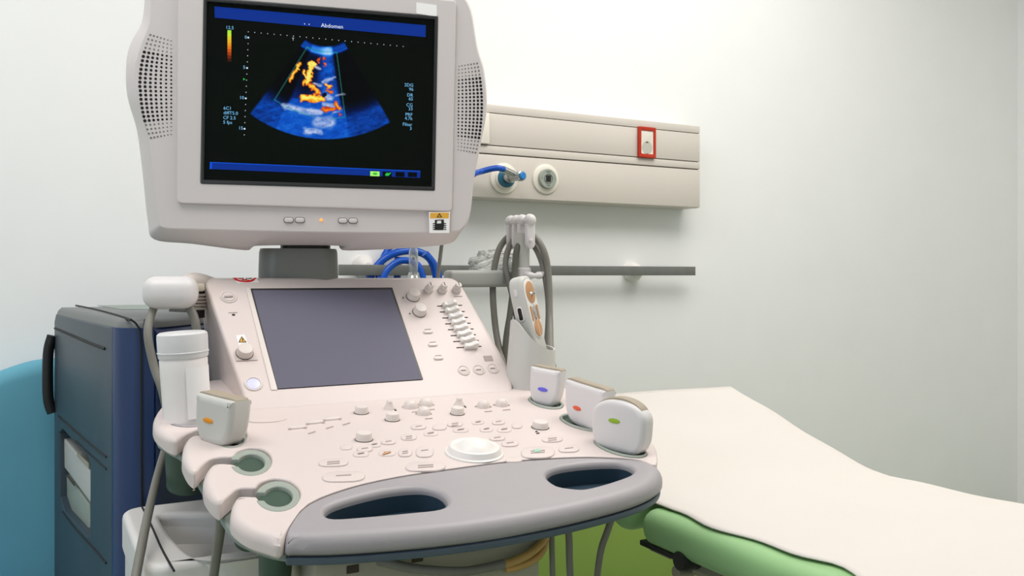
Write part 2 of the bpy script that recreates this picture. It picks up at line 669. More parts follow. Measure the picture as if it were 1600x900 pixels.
cz = [(570, 452, 2.36), (586, 420, 2.37), (607, 400, 2.38), (636, 392, 2.40), (662, 397, 2.42), (680, 416, 2.44), (688, 445, 2.45)]
obj('hose_loop', tube_me([pD(*c) for c in cz], .0105, 12, 8), M_hose, hz)
cz = [(594, 452, 2.32), (604, 424, 2.33), (622, 409, 2.34), (640, 408, 2.345), (655, 418, 2.35), (664, 450, 2.35)]
obj('hose_loop', tube_me([pD(*c) for c in cz], .0095, 12, 8), M_hose, hz)
cz = [(664, 396, 2.36), (674, 408, 2.37), (680, 424, 2.38), (684, 452, 2.38)]
obj('hose_loop', tube_me([pD(*c) for c in cz], .0105, 12, 8), M_hose, hz)
obj('hose_loop', tube_me([pD(622, 402, 2.415), pD(621, 425, 2.41), pD(620, 455, 2.41)], .010, 12, 4), M_hose, hz)

# rail with standoffs
zR = HC + (HOR - 423.5) * 2.88 / FPX
rl = thing('wall_rail', (1.3, WALLY, zR), 'grey metal equipment rail mounted along the wall below the trunking', 'rail')
xr = pY(1087, 424, 2.24).x
xl = pY(530, 424, 2.24).x
obj('bar', box_me(xr - xl, .010, .029, .0015, c=((xr + xl) / 2, 2.245, zR)), M_rail, rl)
sd = obj('standoff', lathe_me([(.030, 0), (.031, .012), (.027, .030), (.018, .042), (.010, .0495), (.001, .0498)], 24), M_white, rl,
         axes(pY(985, 425, WALLY), (1, 0, 0), (0, 0, 1)))
clone(sd, rl, axes(pY(566, 416, WALLY), (1, 0, 0), (0, 0, 1)))

# flow meter clamped on the rail
fm = thing('flow_meter', pD(646, 428, 2.28), 'clear tubular flow meter with chrome base hanging among the blue hose loops', 'flow meter')
fb = pD(646, 440, 2.27)
obj('tube', lathe_me([(.012, .022), (.012, .078), (.008, .090), (.008, .105), (.0065, .105), (.0065, .088), (.0105, .076), (.0105, .022)], 24), M_clear, fm, Matrix.Translation(fb))
obj('valve_body', lathe_me([(.012, -.02), (.019, -.012), (.019, .010), (.016, .014), (.016, .024), (.001, .024)], 10), M_chrome, fm, Matrix.Translation(fb))
obj('float_ball', lathe_me([(.0001, -.004), (.004, 0), (.0001, .004)], 10), M_black, fm, Matrix.Translation(fb + V((0, 0, .06))))

# crumpled clear plastic bag on the rail
bm = bmesh.new()
bmesh.ops.create_icosphere(bm, subdivisions=4, radius=1)
for v in bm.verts:
    n = math.sin(9 * v.co.x + 4 * v.co.z) * .12 + math.sin(13 * v.co.z + 7 * v.co.y) * .11 + math.sin(21 * v.co.x - 11 * v.co.z) * .06 + random.uniform(-.05, .05)
    v.co *= 1 + n
    v.co = V((v.co.x * (.068 - .02 * v.co.z), v.co.y * .026, v.co.z * .032 - .010 * v.co.x))
bag = obj('plastic_bag', bm_me(bm), M_film, None, Matrix.Translation(pD(766, 409, 2.42)) @ RY(-24), ang=180)
tag(bag, 'crumpled clear plastic bag lying on the wall rail behind the cable hanger', 'plastic bag')

# ================================================================ EXAM COUCH
BX0, BX1 = .872, 1.43
bed = thing('examination_couch', ((BX0 + BX1) / 2, .6, 0), 'green vinyl examination couch with raised head section under white sheet', 'couch')


def pad_me(L, Wd, H, r=.024):
    return plate_me([rrect(Wd, L, .03, 6)], H, r, 4, 0)


LY0, LY1 = -.62, 1.168
PT = .768
obj('mattress_section', pad_me(LY1 - LY0, BX1 - BX0, .060, .026), M_vinyl, bed, T((BX0 + BX1) / 2, (LY0 + LY1) / 2, PT), wn=True)
HA = math.atan2(.125, .36)
hm = T((BX0 + BX1) / 2, 1.185, PT - .004) @ Matrix.Rotation(HA, 4, 'X') @ T(0, .1925, 0)
obj('head_section', pad_me(.385, BX1 - BX0, .060, .026), M_vinyl, bed, hm, wn=True)
for s in (BX0 + .07, BX1 - .07):
    obj('side_rail', box_me(.035, LY1 - LY0 - .1, .035, .004, c=(s, (LY0 + LY1) / 2 - .03, PT - .060 - .0185)), M_frame, bed)
for yy in (-.45, .85):
    obj('cross_bar', box_me(BX1 - BX0 - .105, .035, .035, .004, c=((BX0 + BX1) / 2, yy, PT - .060 - .0185)), M_frame, bed)
for sx in (BX0 + .07, BX1 - .07):
    for yy in (-.45, .85):
        obj('leg', box_me(.035, .035, PT - .060 - .036, .004, c=(sx, yy, (PT - .060 - .036) / 2)), M_frame, bed)
# hinge mechanism under the head joint
hb = pX(1042, 849, BX0 + .035)
obj('bracket_tube', plate_me([rrect(.024, .030, .004), rrect(.018, .024, .003)], .05, .0008, 1, .0), M_frame, bed, axes(hb + V((-.008, -.03, .0)), (1, 0, 0), (0, 0, 1)) )
obj('bracket_core', box_me(.017, .02, .022, .002, c=hb + V((-.008, -.012, 0))), M_black, bed)
a, b_ = pX(1017, 857, BX0 + .02), pX(1080, 862, BX0 + .02)
obj('release_lever', box_me(.03, (a - b_).length + .02, .009, .002, c=(a + b_) / 2 + V((0, 0, -.002))), M_black, bed)
kb = pX(1076, 874, BX0 + .02)
obj('pivot_knob', lathe_me([(.0001, -.02), (.014, -.02), (.017, -.012), (.017, .012), (.014, .02), (.0001, .02)], 24), M_black, bed, Matrix.Translation(kb) @ RY(90))
obj('link_arm', tube_me([kb + V((.02, .005, -.016)), kb + V((.03, -.05, -.02)), kb + V((.045, -.14, -.018)), kb + V((.06, -.24, -.014))], .012, 8, 4), M_frame, bed)
obj('link_pivot', lathe_me([(.011, -.015), (.012, 0), (.011, .015)], 16), M_frame, bed, Matrix.Translation(pX(1068, 893, BX0 + .03)) @ RY(90))


def bed_profile(y):
    y0 = 1.185
    if y < y0 - .06:
        return PT
    t = y - y0
    ramp = PT - .004 + math.tan(HA) * t
    k = .011
    m = max(PT, ramp)
    d = (ramp - PT) / k
    return m + k * math.log1p(math.exp(-abs(d))) if abs(d) < 12 else m


YH = 1.185 + .385 * math.cos(HA) + .016
NXs, NYs = 44, 120
vs, fs = [], []
for i in range(NYs + 1):
    y = LY0 + .02 + (YH - LY0 - .02) * i / NYs
    zb_ = bed_profile(y)
    xl_ = BX0 + .030 + .006 * math.sin(y * 17) + .005 * math.sin(y * 41 + 1) + (.022 if False else 0)
    xl_ += .012 * max(0, 1 - abs(y - .80) / .05)
    for j in range(NXs + 1):
        t = j / NXs
        s_ = t * (BX1 - xl_ + .125)
        xe = BX1 - .012 - xl_
        ripple = .0028 * math.sin(y * 15 + 1.3) * math.sin(t * 5 + y * 3) + .0018 * math.sin(y * 31 + t * 9)
        if s_ < xe:
            x, z = xl_ + s_, zb_ + .0055 + ripple * (0.25 + t)
        else:
            over = s_ - xe
            R = .022
            a_ = min(over / R, math.pi / 2)
            x = xl_ + xe + R * math.sin(a_) + .006 * math.sin(y * 23) * min(over / .05, 1) + .010 * (1 + math.sin(y * 9 + 2)) * .5
            z = zb_ + .0055 + ripple - R * (1 - math.cos(a_)) - max(0, over - R * math.pi / 2)
        if i == NYs:
            z -= .06
        vs.append((x, y, z))
for i in range(NYs):
    for j in range(NXs):
        a0 = i * (NXs + 1) + j
        fs.append((a0, a0 + 1, a0 + NXs + 2, a0 + NXs + 1))
sh = obj('bed_sheet', raw(vs, fs), M_sheet, None, ang=180)
md = sh.modifiers.new('thickness', 'SOLIDIFY')
md.thickness = .002
tag(sh, 'white sheet spread over the green examination couch, hanging over its far side', 'sheet')

# ================================================================ ADDED TEAL CHAIR standing in for wall shade at the left edge
tc_ = thing('teal_shade_chair', (-.2, 2.0, 0), 'teal chair added in place of the teal shade on the wall left of the blue cabinet', 'chair')
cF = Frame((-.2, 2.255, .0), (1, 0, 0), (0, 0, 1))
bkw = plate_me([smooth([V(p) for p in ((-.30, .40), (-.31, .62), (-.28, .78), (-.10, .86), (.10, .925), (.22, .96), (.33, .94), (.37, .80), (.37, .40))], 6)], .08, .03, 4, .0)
obj('added_chair_backrest', bkw, M_tealshade, tc_, Frame((-.2, 2.205, .0), (1, 0, 0), (0, 0, 1)).mat, wn=True)
obj('added_chair_seat', box_me(.44, .36, .10, .03, 3, c=(-.24, 2.02, .43)), M_tealshade, tc_)
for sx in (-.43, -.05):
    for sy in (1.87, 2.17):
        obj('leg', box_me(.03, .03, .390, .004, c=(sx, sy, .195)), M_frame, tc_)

# ================================================================ ULTRASOUND MACHINE
us = thing('ultrasound_machine', (.45, 1.5, 0), 'white and blue ultrasound machine with monitor, touch panel and control console beside the couch', 'ultrasound machine')

# ---------------------------------------------------------------- monitor
front_px = [(236, -30), (234, 0), (231, 36), (219, 67), (210, 102), (213, 151), (227, 204), (238, 276), (246, 340), (253, 357), (300, 360),
            (400, 362.5), (470, 364), (549, 365), (630, 365.5), (704, 364), (724, 357), (735, 335), (741, 280), (751, 228), (761, 170), (757, 112), (746, 72), (737, 18), (722, -8),
            (690, -18), (500, -36), (330, -50), (250, -52)]
back_px = [(229, -30), (226, 0), (221, 36), (204, 68), (197, 102), (199, 151), (214, 204), (223, 272), (231, 345), (241, 374), (300, 381),
           (384, 391), (402, 384), (529, 384), (545, 391.5), (690, 383), (716, 366), (730, 335), (737, 280), (747, 228), (757, 170), (753, 112), (742, 72), (733, 18), (718, -10),
           (684, -24), (498, -42), (326, -56), (243, -58)]
DB = -.055
f2 = MON.hits(front_px, 0)
b2 = MON.hits(back_px, DB)
cxm = MON.hit(480, 170)


def dense(pts, n=5):
    return smooth(pts, n, True)


fr, bk = dense(f2), dense(b2)


def ring3(pts, z, k=1.0, dz=0.0):
    return [V((cxm.x + (p.x - cxm.x) * k, cxm.y + (p.y - cxm.y) * k + dz, z)) for p in pts]


def mix(a, b, t):
    return [p.lerp(q, t) for p, q in zip(a, b)]


rings = [ring3(inset(fr, .0035), 0), ring3(inset(fr, .0012), -.0012), ring3(fr, -.004), ring3(mix(fr, bk, .35), -.014),
         ring3(mix(fr, bk, .8), -.036), ring3(bk, DB), ring3(bk, DB - .03, .985), ring3(bk, DB - .07, .90), ring3(bk, DB - .12, .72), ring3(bk, DB - .14, .60)]
mo = obj('monitor', loft_me(rings), M_mon, us, MON.mat, ang=50, wn=True)


def quad_plate(px, bev=.001, thick=.004, top=.004, r=None, holes=()):
    return plate_me([MON.hits(px, top)] + [MON.hits(h, top) for h in holes], thick, bev, 2, top)


def rq(px, r=.006, n=4, F=MON, h=0.0):
    """rounded-corner quad from four pixels"""
    P = F.hits(px, h)
    out = []
    for i in range(4):
        p, a, b = P[i], P[i - 1], P[(i + 1) % 4]
        da, db = (a - p).normalized(), (b - p).normalized()
        A, B = p + da * r, p + db * r
        for k in range(n + 1):
            t = k / n
            out.append(A * (1 - t) ** 2 + p * 2 * t * (1 - t) + B * t * t)
    return out


scr_px = [(319, -2), (683, 27), (678, 298), (314, 287)]
bez = [rq([(279, -30), (712, 2), (705, 331), (277, 318)], .008), rq(scr_px, .002)]
obj('bezel_panel', plate_me(bez, .006, .0018, 2, .0058), M_mon, mo, MON.mat, wn=True)
inner_px = [(323.5, 4), (678.5, 32), (673.5, 292.5), (319, 281.5)]
obj('screen_frame', plate_me([rq(scr_px, .0015), rq(inner_px, .001)], .010, .001, 1, .0072), M_dark, mo, MON.mat)
obj('screen', plate_me([rq(inner_px, .0005)], .003, 0, 1, .0012), M_screen, mo, MON.mat)


# ---- the picture on the screen (light given off by the display)
def vnoise(x, y, s, seed):
    rs = np.random.RandomState(seed)
    g = rs.rand(64, 64)
    X, Y = x / s, y / s
    xi, yi = np.floor(X).astype(int), np.floor(Y).astype(int)
    fx, fy = X - xi, Y - yi
    fx, fy = fx * fx * (3 - 2 * fx), fy * fy * (3 - 2 * fy)
    g00, g10 = g[yi % 64, xi % 64], g[yi % 64, (xi + 1) % 64]
    g01, g11 = g[(yi + 1) % 64, xi % 64], g[(yi + 1) % 64, (xi + 1) % 64]
    return (g00 * (1 - fx) + g10 * fx) * (1 - fy) + (g01 * (1 - fx) + g11 * fx) * fy


def sst(a, b, x):
    t = np.clip((x - a) / (b - a), 0, 1)
    return t * t * (3 - 2 * t)


def capsule(x, y, x1, y1, x2, y2):
    dx, dy = x2 - x1, y2 - y1
    L = dx * dx + dy * dy + 1e-9
    t = np.clip(((x - x1) * dx + (y - y1) * dy) / L, 0, 1)
    return np.hypot(x - x1 - t * dx, y - y1 - t * dy)


def screen_rgb(x, y):
    """display colours (0..255) over screen positions given on the photograph"""
    C = np.zeros(x.shape + (3,))
    C[:] = (3, 6, 4)

    def over(mask, col):
        C[:] = C * (1 - mask[..., None]) + np.array(col, float) * mask[..., None]
    r = np.hypot(x - 510, y - 18)
    th = np.degrees(np.arctan2(x - 510, y - 18))
    # soft greenish black of the lit panel
    over(np.exp(-((x - 480) / 190) ** 2 - ((y - 170) / 120) ** 2) * .7, (5, 14, 8))
    fan = sst(53, 56, r) * (1 - sst(198.5, 200.5, r)) * sst(-37.3, -36, th) * (1 - sst(29.2, 30.6, th))
    nz = .5 * vnoise(x + .8 * y, y * 2.2, 9, 1) + .3 * vnoise(x, y * 2, 4, 2) + .2 * vnoise(x, y, 2.2, 3)
    n2 = vnoise(x, y * 2.4, 14, 5) * .6 + vnoise(x, y * 2.2, 6, 6) * .4
    # brightness of the echo image
    inbox = sst(-24, -21, th) * (1 - sst(7, 11, th)) * sst(50, 60, r)
    br = .22 * inbox + .95 * inbox * np.exp(-((th - 1) / 8.5) ** 2) * (.18 + .55 * nz)
    br += .38 * sst(120, 150, r) * inbox * (.2 + 1.0 * n2)
    br += .50 * sst(140, 172, r) * (.70 + .6 * nz)
    br += .16 * sst(160, 185, r) * np.exp(-((th + 2) / 11) ** 2) * (.2 + 1.1 * n2)
    br = np.minimum(br, .50 + .22 * nz)
    br += .55 * np.exp(-((r - 60) / 7) ** 2)
    br += .35 * np.exp(-((r - 66) / 2.0) ** 2)
    br *= 1 - .55 * np.exp(-((th + 15) / 6) ** 2) * (1 - sst(120, 146, r)) * sst(68, 76, r)
    br *= 1 - .85 * np.exp(-((th + 30) / 6) ** 2) * (1 - sst(134, 160, r)) * sst(64, 74, r)
    br *= 1 - .80 * sst(10, 14, th) * (1 - sst(138, 178, r)) * sst(64, 74, r)
    br = np.clip(br, 0, 1.3)
    col = np.stack([np.interp(br, [0, .3, .6, .9, 1.3], [1, 1, 6, 70, 190]), np.interp(br, [0, .3, .6, .9, 1.3], [2, 22, 78, 160, 220]),
                    np.interp(br, [0, .3, .6, .9, 1.3], [5, 78, 190, 240, 250])], -1)
    C[:] = C * (1 - fan[..., None]) + col * fan[..., None]
    # bright white echoes
    wh = np.zeros_like(x)
    for (x1, y1, x2, y2, rr) in ((442, 164, 470, 172, 4.5), (470, 172, 500, 176, 5), (496, 190, 516, 192, 8.5), (478, 204, 500, 206, 4.5), (505, 163, 522, 166, 3),
                                 (508, 148, 516, 154, 5), (505, 128, 524, 120, 2.2), (525, 148, 536, 147, 2), (493, 105, 500, 107, 2.2), (480, 206, 486, 208, 4), (490, 130, 500, 134, 2.5), (520, 176, 536, 172, 2.5)):
        d = capsule(x, y, x1, y1, x2, y2) + (n2 - .5) * 7 + (nz - .5) * 5
        wh = np.maximum(wh, 1 - sst(rr * .35, rr * 1.5, d))
    over(wh * fan * np.clip(.25 + 1.1 * nz + .5 * (n2 - .5), 0, .95), (205, 208, 235))
    # flow colour: yellow cores through orange to red rims
    xo, yo = x, y
    x = xo + (vnoise(xo, yo, 5, 21) - .5) * 4 + (vnoise(xo, yo, 2.2, 23) - .5) * 2
    y = yo + (vnoise(xo, yo, 5, 22) - .5) * 4 + (vnoise(xo, yo, 2.2, 24) - .5) * 2
    fl = np.full(x.shape, 9.0)
    hot = np.zeros_like(x)
    for (x1, y1, x2, y2, rr, h) in ((486, 99, 483, 112, 4.2, 1.0), (491, 100, 486, 108, 3, 1), (484, 112, 480, 130, 5.2, 1.0), (474, 112, 479, 120, 3.2, .85), (474, 131, 478, 126, 2.8, .5),
                                    (484, 133, 496, 143, 5.2, .45), (496, 140, 498, 146, 2.6, .3), (473, 153, 494, 153, 7.2, .85), (494, 153, 506, 156, 4.2, .6),
                                    (468, 98, 462, 110, 2.8, .55), (462, 110, 453, 127, 3.8, .6), (464, 109, 467, 110, 2.2, .7), (498, 93, 499, 98, 2.0, .1), (507, 91, 505, 94, 1.6, .1), (506, 101, 507, 102, 2.0, .15),
                                    (510, 132, 514, 136, 3.8, .7), (511, 141, 518, 143, 3.2, .2), (524, 160, 529, 168, 3.8, .3), (505, 172, 522, 170, 3.8, .2), (531, 177, 532, 180, 1.5, .05)):
        d = (capsule(x, y, x1, y1, x2, y2) + (vnoise(x, y, 3.2, 9) - .5) * 2.0) / rr
        upd = d < fl
        fl = np.where(upd, d, fl)
        hot = np.where(upd, h, hot)
    heat = np.clip(1.05 - fl, 0, 1) * (.22 + .95 * hot)
    heat = np.clip(heat + .08, 0, 1)
    fc = np.stack([np.interp(heat, [0, .2, .45, .75, 1], [60, 190, 240, 250, 245]), np.interp(heat, [0, .2, .45, .75, 1], [15, 50, 130, 215, 240]),
                   np.interp(heat, [0, .2, .45, .75, 1], [10, 12, 25, 60, 120])], -1)
    mk = 1 - sst(.74, .95, fl)
    C[:] = C * (1 - mk[..., None]) + fc * mk[..., None]
    x, y = xo, yo
    over(1 - sst(3.0, 4.5, np.hypot(x - 507, y - 148) + (nz - .5) * 3), (4, 16, 40))
    # colour box
    for seg in ((479, 73, 484.0, 76.5), (480, 73.5, 429, 156), (526, 82, 539.5, 183), (479, 73.5, 500, 81), (500, 81, 526, 82), (429, 156, 455, 171), (455, 171, 490, 182), (518, 186, 539.5, 183)):
        d = capsule(x, y, *seg)
        over((1 - sst(.3, 1.05, d)) * .6, (50, 165, 150))
    return C


NXg, NYg = 330, 262
c4 = MON.hits(inner_px, .0014)
uu, vv = np.meshgrid(np.linspace(0, 1, NXg + 1), np.linspace(0, 1, NYg + 1))


def bil(i):
    return (c4[0][i] * (1 - uu) + c4[1][i] * uu) * (1 - vv) + (c4[3][i] * (1 - uu) + c4[2][i] * uu) * vv


gx, gy = bil(0), bil(1)
P3 = np.stack([gx, gy, np.full_like(gx, .0016)], -1).reshape(-1, 3)
Mw = np.array(MON.mat)
W3 = P3 @ Mw[:3, :3].T + Mw[:3, 3] - np.array(CAM)
ff = W3[:, 0] * SN + W3[:, 1] * CS
sx_ = (800 + FPX * (W3[:, 0] * CS - W3[:, 1] * SN) / ff).reshape(gx.shape)
sy_ = (HOR - FPX * W3[:, 2] / ff).reshape(gx.shape)
rgb = screen_rgb(sx_, sy_) / 255.0
rgb = np.where(rgb <= .04045, rgb / 12.92, ((rgb + .055) / 1.055) ** 2.4).reshape(-1, 3)
idx = np.arange((NXg + 1) * (NYg + 1)).reshape(NYg + 1, NXg + 1)
quads = np.stack([idx[:-1, :-1], idx[1:, :-1], idx[1:, 1:], idx[:-1, 1:]], -1).reshape(-1, 4)
me = bpy.data.meshes.new('screen_image')
me.from_pydata(P3.tolist(), [], quads.tolist())
ca = me.color_attributes.new('display', 'FLOAT_COLOR', 'POINT')
ca.data.foreach_set('color', np.concatenate([rgb, np.ones((len(rgb), 1))], 1).astype(np.float32).ravel())
M_disp = bpy.data.materials.new('display_light')
M_disp.use_nodes = True
nt = M_disp.node_tree
at_ = nt.nodes.new('ShaderNodeAttribute')
at_.attribute_name = 'display'
bb = nt.nodes['Principled BSDF']
bb.inputs['Base Color'].default_value = (0, 0, 0, 1)
bb.inputs['Roughness'].default_value = .35
bb.inputs['Specular IOR Level'].default_value = .12
nt.links.new(at_.outputs['Color'], bb.inputs['Emission Color'])
bb.inputs['Emission Strength'].default_value = 1.0
obj('screen_image', me, M_disp, mo, MON.mat)


def emis(name, rgb_, s=1.0):
    return mat(name, (2, 2, 2), .5, spec=.1, emit=rgb_, estr=s)


E_white = emis('display_white', (225, 235, 245))
E_cyan = emis('display_cyan', (120, 190, 235))
E_blue = emis('display_blue', (8, 48, 140))
E_blue2 = emis('display_blue_edge', (16, 84, 215))
E_lime = emis('display_lime', (170, 245, 110))
E_green = emis('display_green', (40, 190, 70))
E_black = emis('display_black', (0, 3, 8))
bar = lambda px, top: plate_me([MON.hits(px, top)], .0003, 0, 1, top)
HT = .0022
obj('header_bar', bar([(335, 10), (665.5, 39.5), (665, 58), (335.5, 27.5)], HT), E_blue, mo, MON.mat)
obj('footer_bar', bar([(328, 254), (657, 267), (656.5, 278), (327, 264)], HT), E_blue, mo, MON.mat)
obj('footer_edge', join_me([(bar([(328, 253), (657, 267), (657, 268), (328, 254.2)], HT + .0003), T()), (bar([(328, 253.5), (331, 253.7), (331, 264), (328, 264)], HT + .0003), T())]), E_blue2, mo, MON.mat)
obj('lime_icon', bar([(578.5, 267.5), (593, 268), (593, 275.5), (578.5, 275)], HT + .0003), E_lime, mo, MON.mat)
obj('dark_icons', join_me([(bar([(x0, 268 + k * .5), (x0 + 14, 268.6 + k * .5), (x0 + 14, 276 + k * .4), (x0, 275.5 + k * .4)], HT + .0003), T()) for k, x0 in enumerate((598, 618, 637.5))]), E_black, mo, MON.mat)
obj('green_icon', join_me([(bar([(602, 272), (604, 270), (609, 270.5), (610, 272), (607, 274.8), (602, 274.6)], HT + .0006), T()), (bar([(608, 270.4), (611, 269.4), (611, 270.3), (609, 271.4)], HT + .0006), T())]), E_green, mo, MON.mat)
obj('lime_icon_eye', join_me([(bar([(582, 271), (585, 269.5), (588, 269.8), (590, 271.6), (588, 273.4), (584, 273)], HT + .0006), T())]), E_green, mo, MON.mat)
# colour scale bar: stacked cells from lime to red
cells = []
cm = [(170, 235, 60), (200, 230, 50), (225, 205, 40), (235, 180, 30), (235, 150, 25), (225, 120, 20), (200, 85, 16), (160, 60, 12), (110, 38, 10), (60, 20, 6)]
for k, c in enumerate(cm):
    y0, y1 = 47 + k * 4.9, 47 + (k + 1) * 4.9
    obj('scale_cell', bar([(355.5, y0), (361.5, y0 + .5), (361.3, y1 + .5), (355.3, y1)], HT), emis('scale_colour', c), mo, MON.mat)


def scr_text(items, size_px, name, m):
    for s, px, py, al in items:
        q0 = MON.hit(px, py, HT)
        k = (MON.hit(px, py - 10, HT) - q0).y / 10
        obj(name, text_me(s, size_px * k, align=al), m, mo, MON.mat @ T(q0.x, q0.y, HT + .0003))


scr_text([('Abdomen', 519, 41, 'CENTER')], 8.6, 'title_text', E_white)
scr_text([('12.5', 359, 43.5, 'CENTER'), ('0', 386, 58.5, 'RIGHT'), ('5', 383.5, 105.5, 'RIGHT'), ('10', 381.5, 153, 'RIGHT'), ('15', 380, 200.5, 'RIGHT'),
          ('6C1', 349, 169, 'LEFT'), ('diffT5.0', 349, 176.3, 'LEFT'), ('CF 2.5', 348.5, 183.8, 'LEFT'), ('5 fps', 348.5, 191, 'LEFT'),
          ('2DG', 646, 133.5, 'RIGHT'), ('96', 646, 140, 'RIGHT'), ('DR', 645.5, 149, 'RIGHT'), ('65', 645.5, 155, 'RIGHT'), ('CG', 645, 164.5, 'RIGHT'), ('33', 645, 170.5, 'RIGHT'),
          ('PRF', 644.5, 179.5, 'RIGHT'), ('4.7k', 644.5, 185.5, 'RIGHT'), ('Filter', 644, 195, 'RIGHT'), ('3', 643.5, 201, 'RIGHT')], 7.2, 'readout_text', E_cyan)
scr_text([('T', 458, 61.5, 'CENTER')], 6, 'marker_text', E_white)
dots = []
for k in range(25):
    t = k / 24
    q0 = MON.hit(388 + (630 - 388) * t, 49.7 + (72.5 - 49.7) * t, HT)
    dots.append((plate_me([ell(.0007, .0007, 6)], .0003, 0, 1, HT), T(q0.x, q0.y, 0)))
for k in range(17):
    q0 = MON.hit(388 - 6.3 * k / 16, 58.7 + 152 * k / 16, HT)
    rr = .0015 if k % 5 == 0 else .0007
    dots.append((plate_me([ell(rr, rr, 8)], .0003, 0, 1, HT), T(q0.x, q0.y, 0)))
for px in (476, 483):
    q0 = MON.hit(px, 37.3 + (px - 476) * .08, HT + .0003)
    dots.append((plate_me([ell(.0009, .0009, 6)], .0003, 0, 1, HT + .0003), T(q0.x, q0.y, 0)))
d_ = obj('scale_dots', join_me(dots), E_white, mo, MON.mat)
d_['kind'] = 'stuff'
obj('focus_mark', bar([(380, 122), (383.5, 123.7), (380, 125.4)], HT), E_green, mo, MON.mat)


# ---- speaker perforations
def grille(x_near, x_far, ytop, ybot, side):
    parts = []
    big = None
    for r_ in range(25):
        t = r_ / 24
        for c in range(7):
            s = c / 6
            # column 0 lies at the outer edge and bulges outward in the middle
            bul = math.sin(math.pi * t)
            if side < 0:
                px = (235 - 16.5 * bul ** .8 + (.8 if t > .5 else 0)) * (1 - s) + 267.5 * s
                py = (54.5 + (64 - 54.5) * s) * (1 - t) + (215.5 - 5.5 * s) * t
            else:
                px = (745.5 + 8.5 * bul ** .8 - 2.5 * t) * (1 - s) + (717.2 - 1.2 * t) * s
                py = (99 + 4.5 * s) * (1 - t) + (238.5 - 4.5 * s) * t
            through = 4 <= r_ <= 20
            rad = (.00255 - .00105 * s) * (1 if through else .70)
            q0 = MON.hit(px, py, .0004)
            parts.append((px, py, rad, through, q0))
    return parts


M_hole = mat('speaker_hole', (22, 20, 24), .9, vary=.05)
M_dim = mat('speaker_dimple', (128, 124, 122), .8, vary=.05)
disc0 = {}
for side in (-1, 1):
    holes, dim = [], []
    for px, py, rad, th_, q0 in grille(0, 0, 0, 0, side):
        me_ = lathe_me([(rad, -.0004), (rad, .00035), (rad * .6, .0002), (.0001, .0001)], 8)
        (holes if th_ else dim).append((me_, T(q0.x, q0.y, 0)))
    h_ = obj('speaker_grille', join_me(holes), M_hole, mo, MON.mat)
    h_['kind'] = 'stuff'
    h_ = obj('speaker_dimples', join_me(dim), M_dim, mo, MON.mat)
    h_['kind'] = 'stuff'

# ---- monitor buttons, lamp, stickers, neck
for px in (451, 468.5):
    obj('button', plate_me([rrect(.0145, .0078, .0035)], .006, .0015, 2, .0035), M_mon, mo, MON.atp(px, 344, 0))
    obj('button_gap', plate_me([rrect(.0162, .0095, .0042)], .001, 0, 1, .0006), M_groove, mo, MON.atp(px, 344, 0))
for px in (535.5, 551.5):
    obj('button', plate_me([rrect(.0140, .0078, .0035)], .006, .0015, 2, .0035), M_mon, mo, MON.atp(px, 345, 0))
    obj('button_gap', plate_me([rrect(.0157, .0095, .0042)], .001, 0, 1, .0006), M_groove, mo, MON.atp(px, 345, 0))
obj('indicator_light', lathe_me([(.0026, 0), (.0026, .001), (.0015, .0018), (.0001, .002)], 14), M_amber, mo, MON.atp(502, 344, 0))
stk = [MON.hits([(670, 331.5), (703, 331), (702, 364), (671, 364)], .0063)]
obj('warning_label', plate_me(stk, .0004, 0, 1, .0063), M_paper, mo, MON.mat)
obj('label_header', plate_me([MON.hits([(672, 332.5), (701.5, 332.2), (701, 341), (672, 341)], .0066)], .0003, 0, 1, .0066), M_signyel, mo, MON.mat)
lk = [plate_me([MON.hits([(686.5, 333), (691, 339.5), (682.5, 339.5)], .0069), MON.hits([(686.5, 335.2), (689, 338.7), (684.3, 338.7)], .0069)], .0003, 0, 1, .0069),
      plate_me([MON.hits([(679.5, 343.5), (693.5, 343), (694, 352), (693, 359.5), (679, 359.5), (679.5, 352)], .0067), MON.hits([(683, 344.8), (689.5, 344.5), (689.5, 349), (682.5, 349.2)], .0067)], .0003, 0, 1, .0067)]
for k in range(4):
    for s, x0 in ((1, 694), (-1, 679.5)):
        yy = 348.5 + k * 3.0
        lk.append(plate_me([MON.hits([(x0, yy), (x0 + s * 3.2, yy + .3), (x0 + s * 3.2, yy + 1.5), (x0, yy + 1.4)], .0067)], .0003, 0, 1, .0067))
obj('label_pictogram', join_me([(m_, T()) for m_ in lk]), M_ink, mo, MON.mat)
obj('blank_sticker', plate_me([rq([(650.5, 3.5), (682.5, 8), (682.5, 26), (650.5, 21)], .002, h=.0064)], .0004, 0, 1, .0064), M_paper, mo, MON.mat)
nk_c = MON.o - MON.an * .115
nkx = MON.hit(466, 385, -.12).x
nb = MON.mat @ V((nkx, MON.hit(466, 384, -.12).y, -.115))
zlow = 1.02
obj('monitor_neck', loft_me([[V((nb.x, nb.y, z)) + MON.ax * p.x - MON.an * p.y for p in rrect(.136 * k, .085 * k, .03)] for z, k in ((zlow, 1.04), (1.16, 1.0), (nb.z - .012, .985), (nb.z - .006, .96))]),
    mat('neck_plastic', (118, 120, 116), .4, vary=.02), us)
obj('neck_pivot', loft_me([[V((nb.x, nb.y, z)) + MON.ax * (p.x + .012) - MON.an * p.y for p in rrect(.085, .07, .02)] for z in (nb.z - .007, nb.z + .02)]), M_black, us)

# ---------------------------------------------------------------- touch panel
pf = dict(bl=PAN.hit(378, 612), br=PAN.hit(797, 585), tr=PAN.hit(716, 434), tl=PAN.hit(317, 434))
pl3 = {k: PAN.mat @ V((p.x, p.y, 0)) for k, p in pf.items()}
lipL, lipR = CON.mat @ V((*CON.hit(386, 642), 0)), CON.mat @ V((*CON.hit(801, 612), 0))


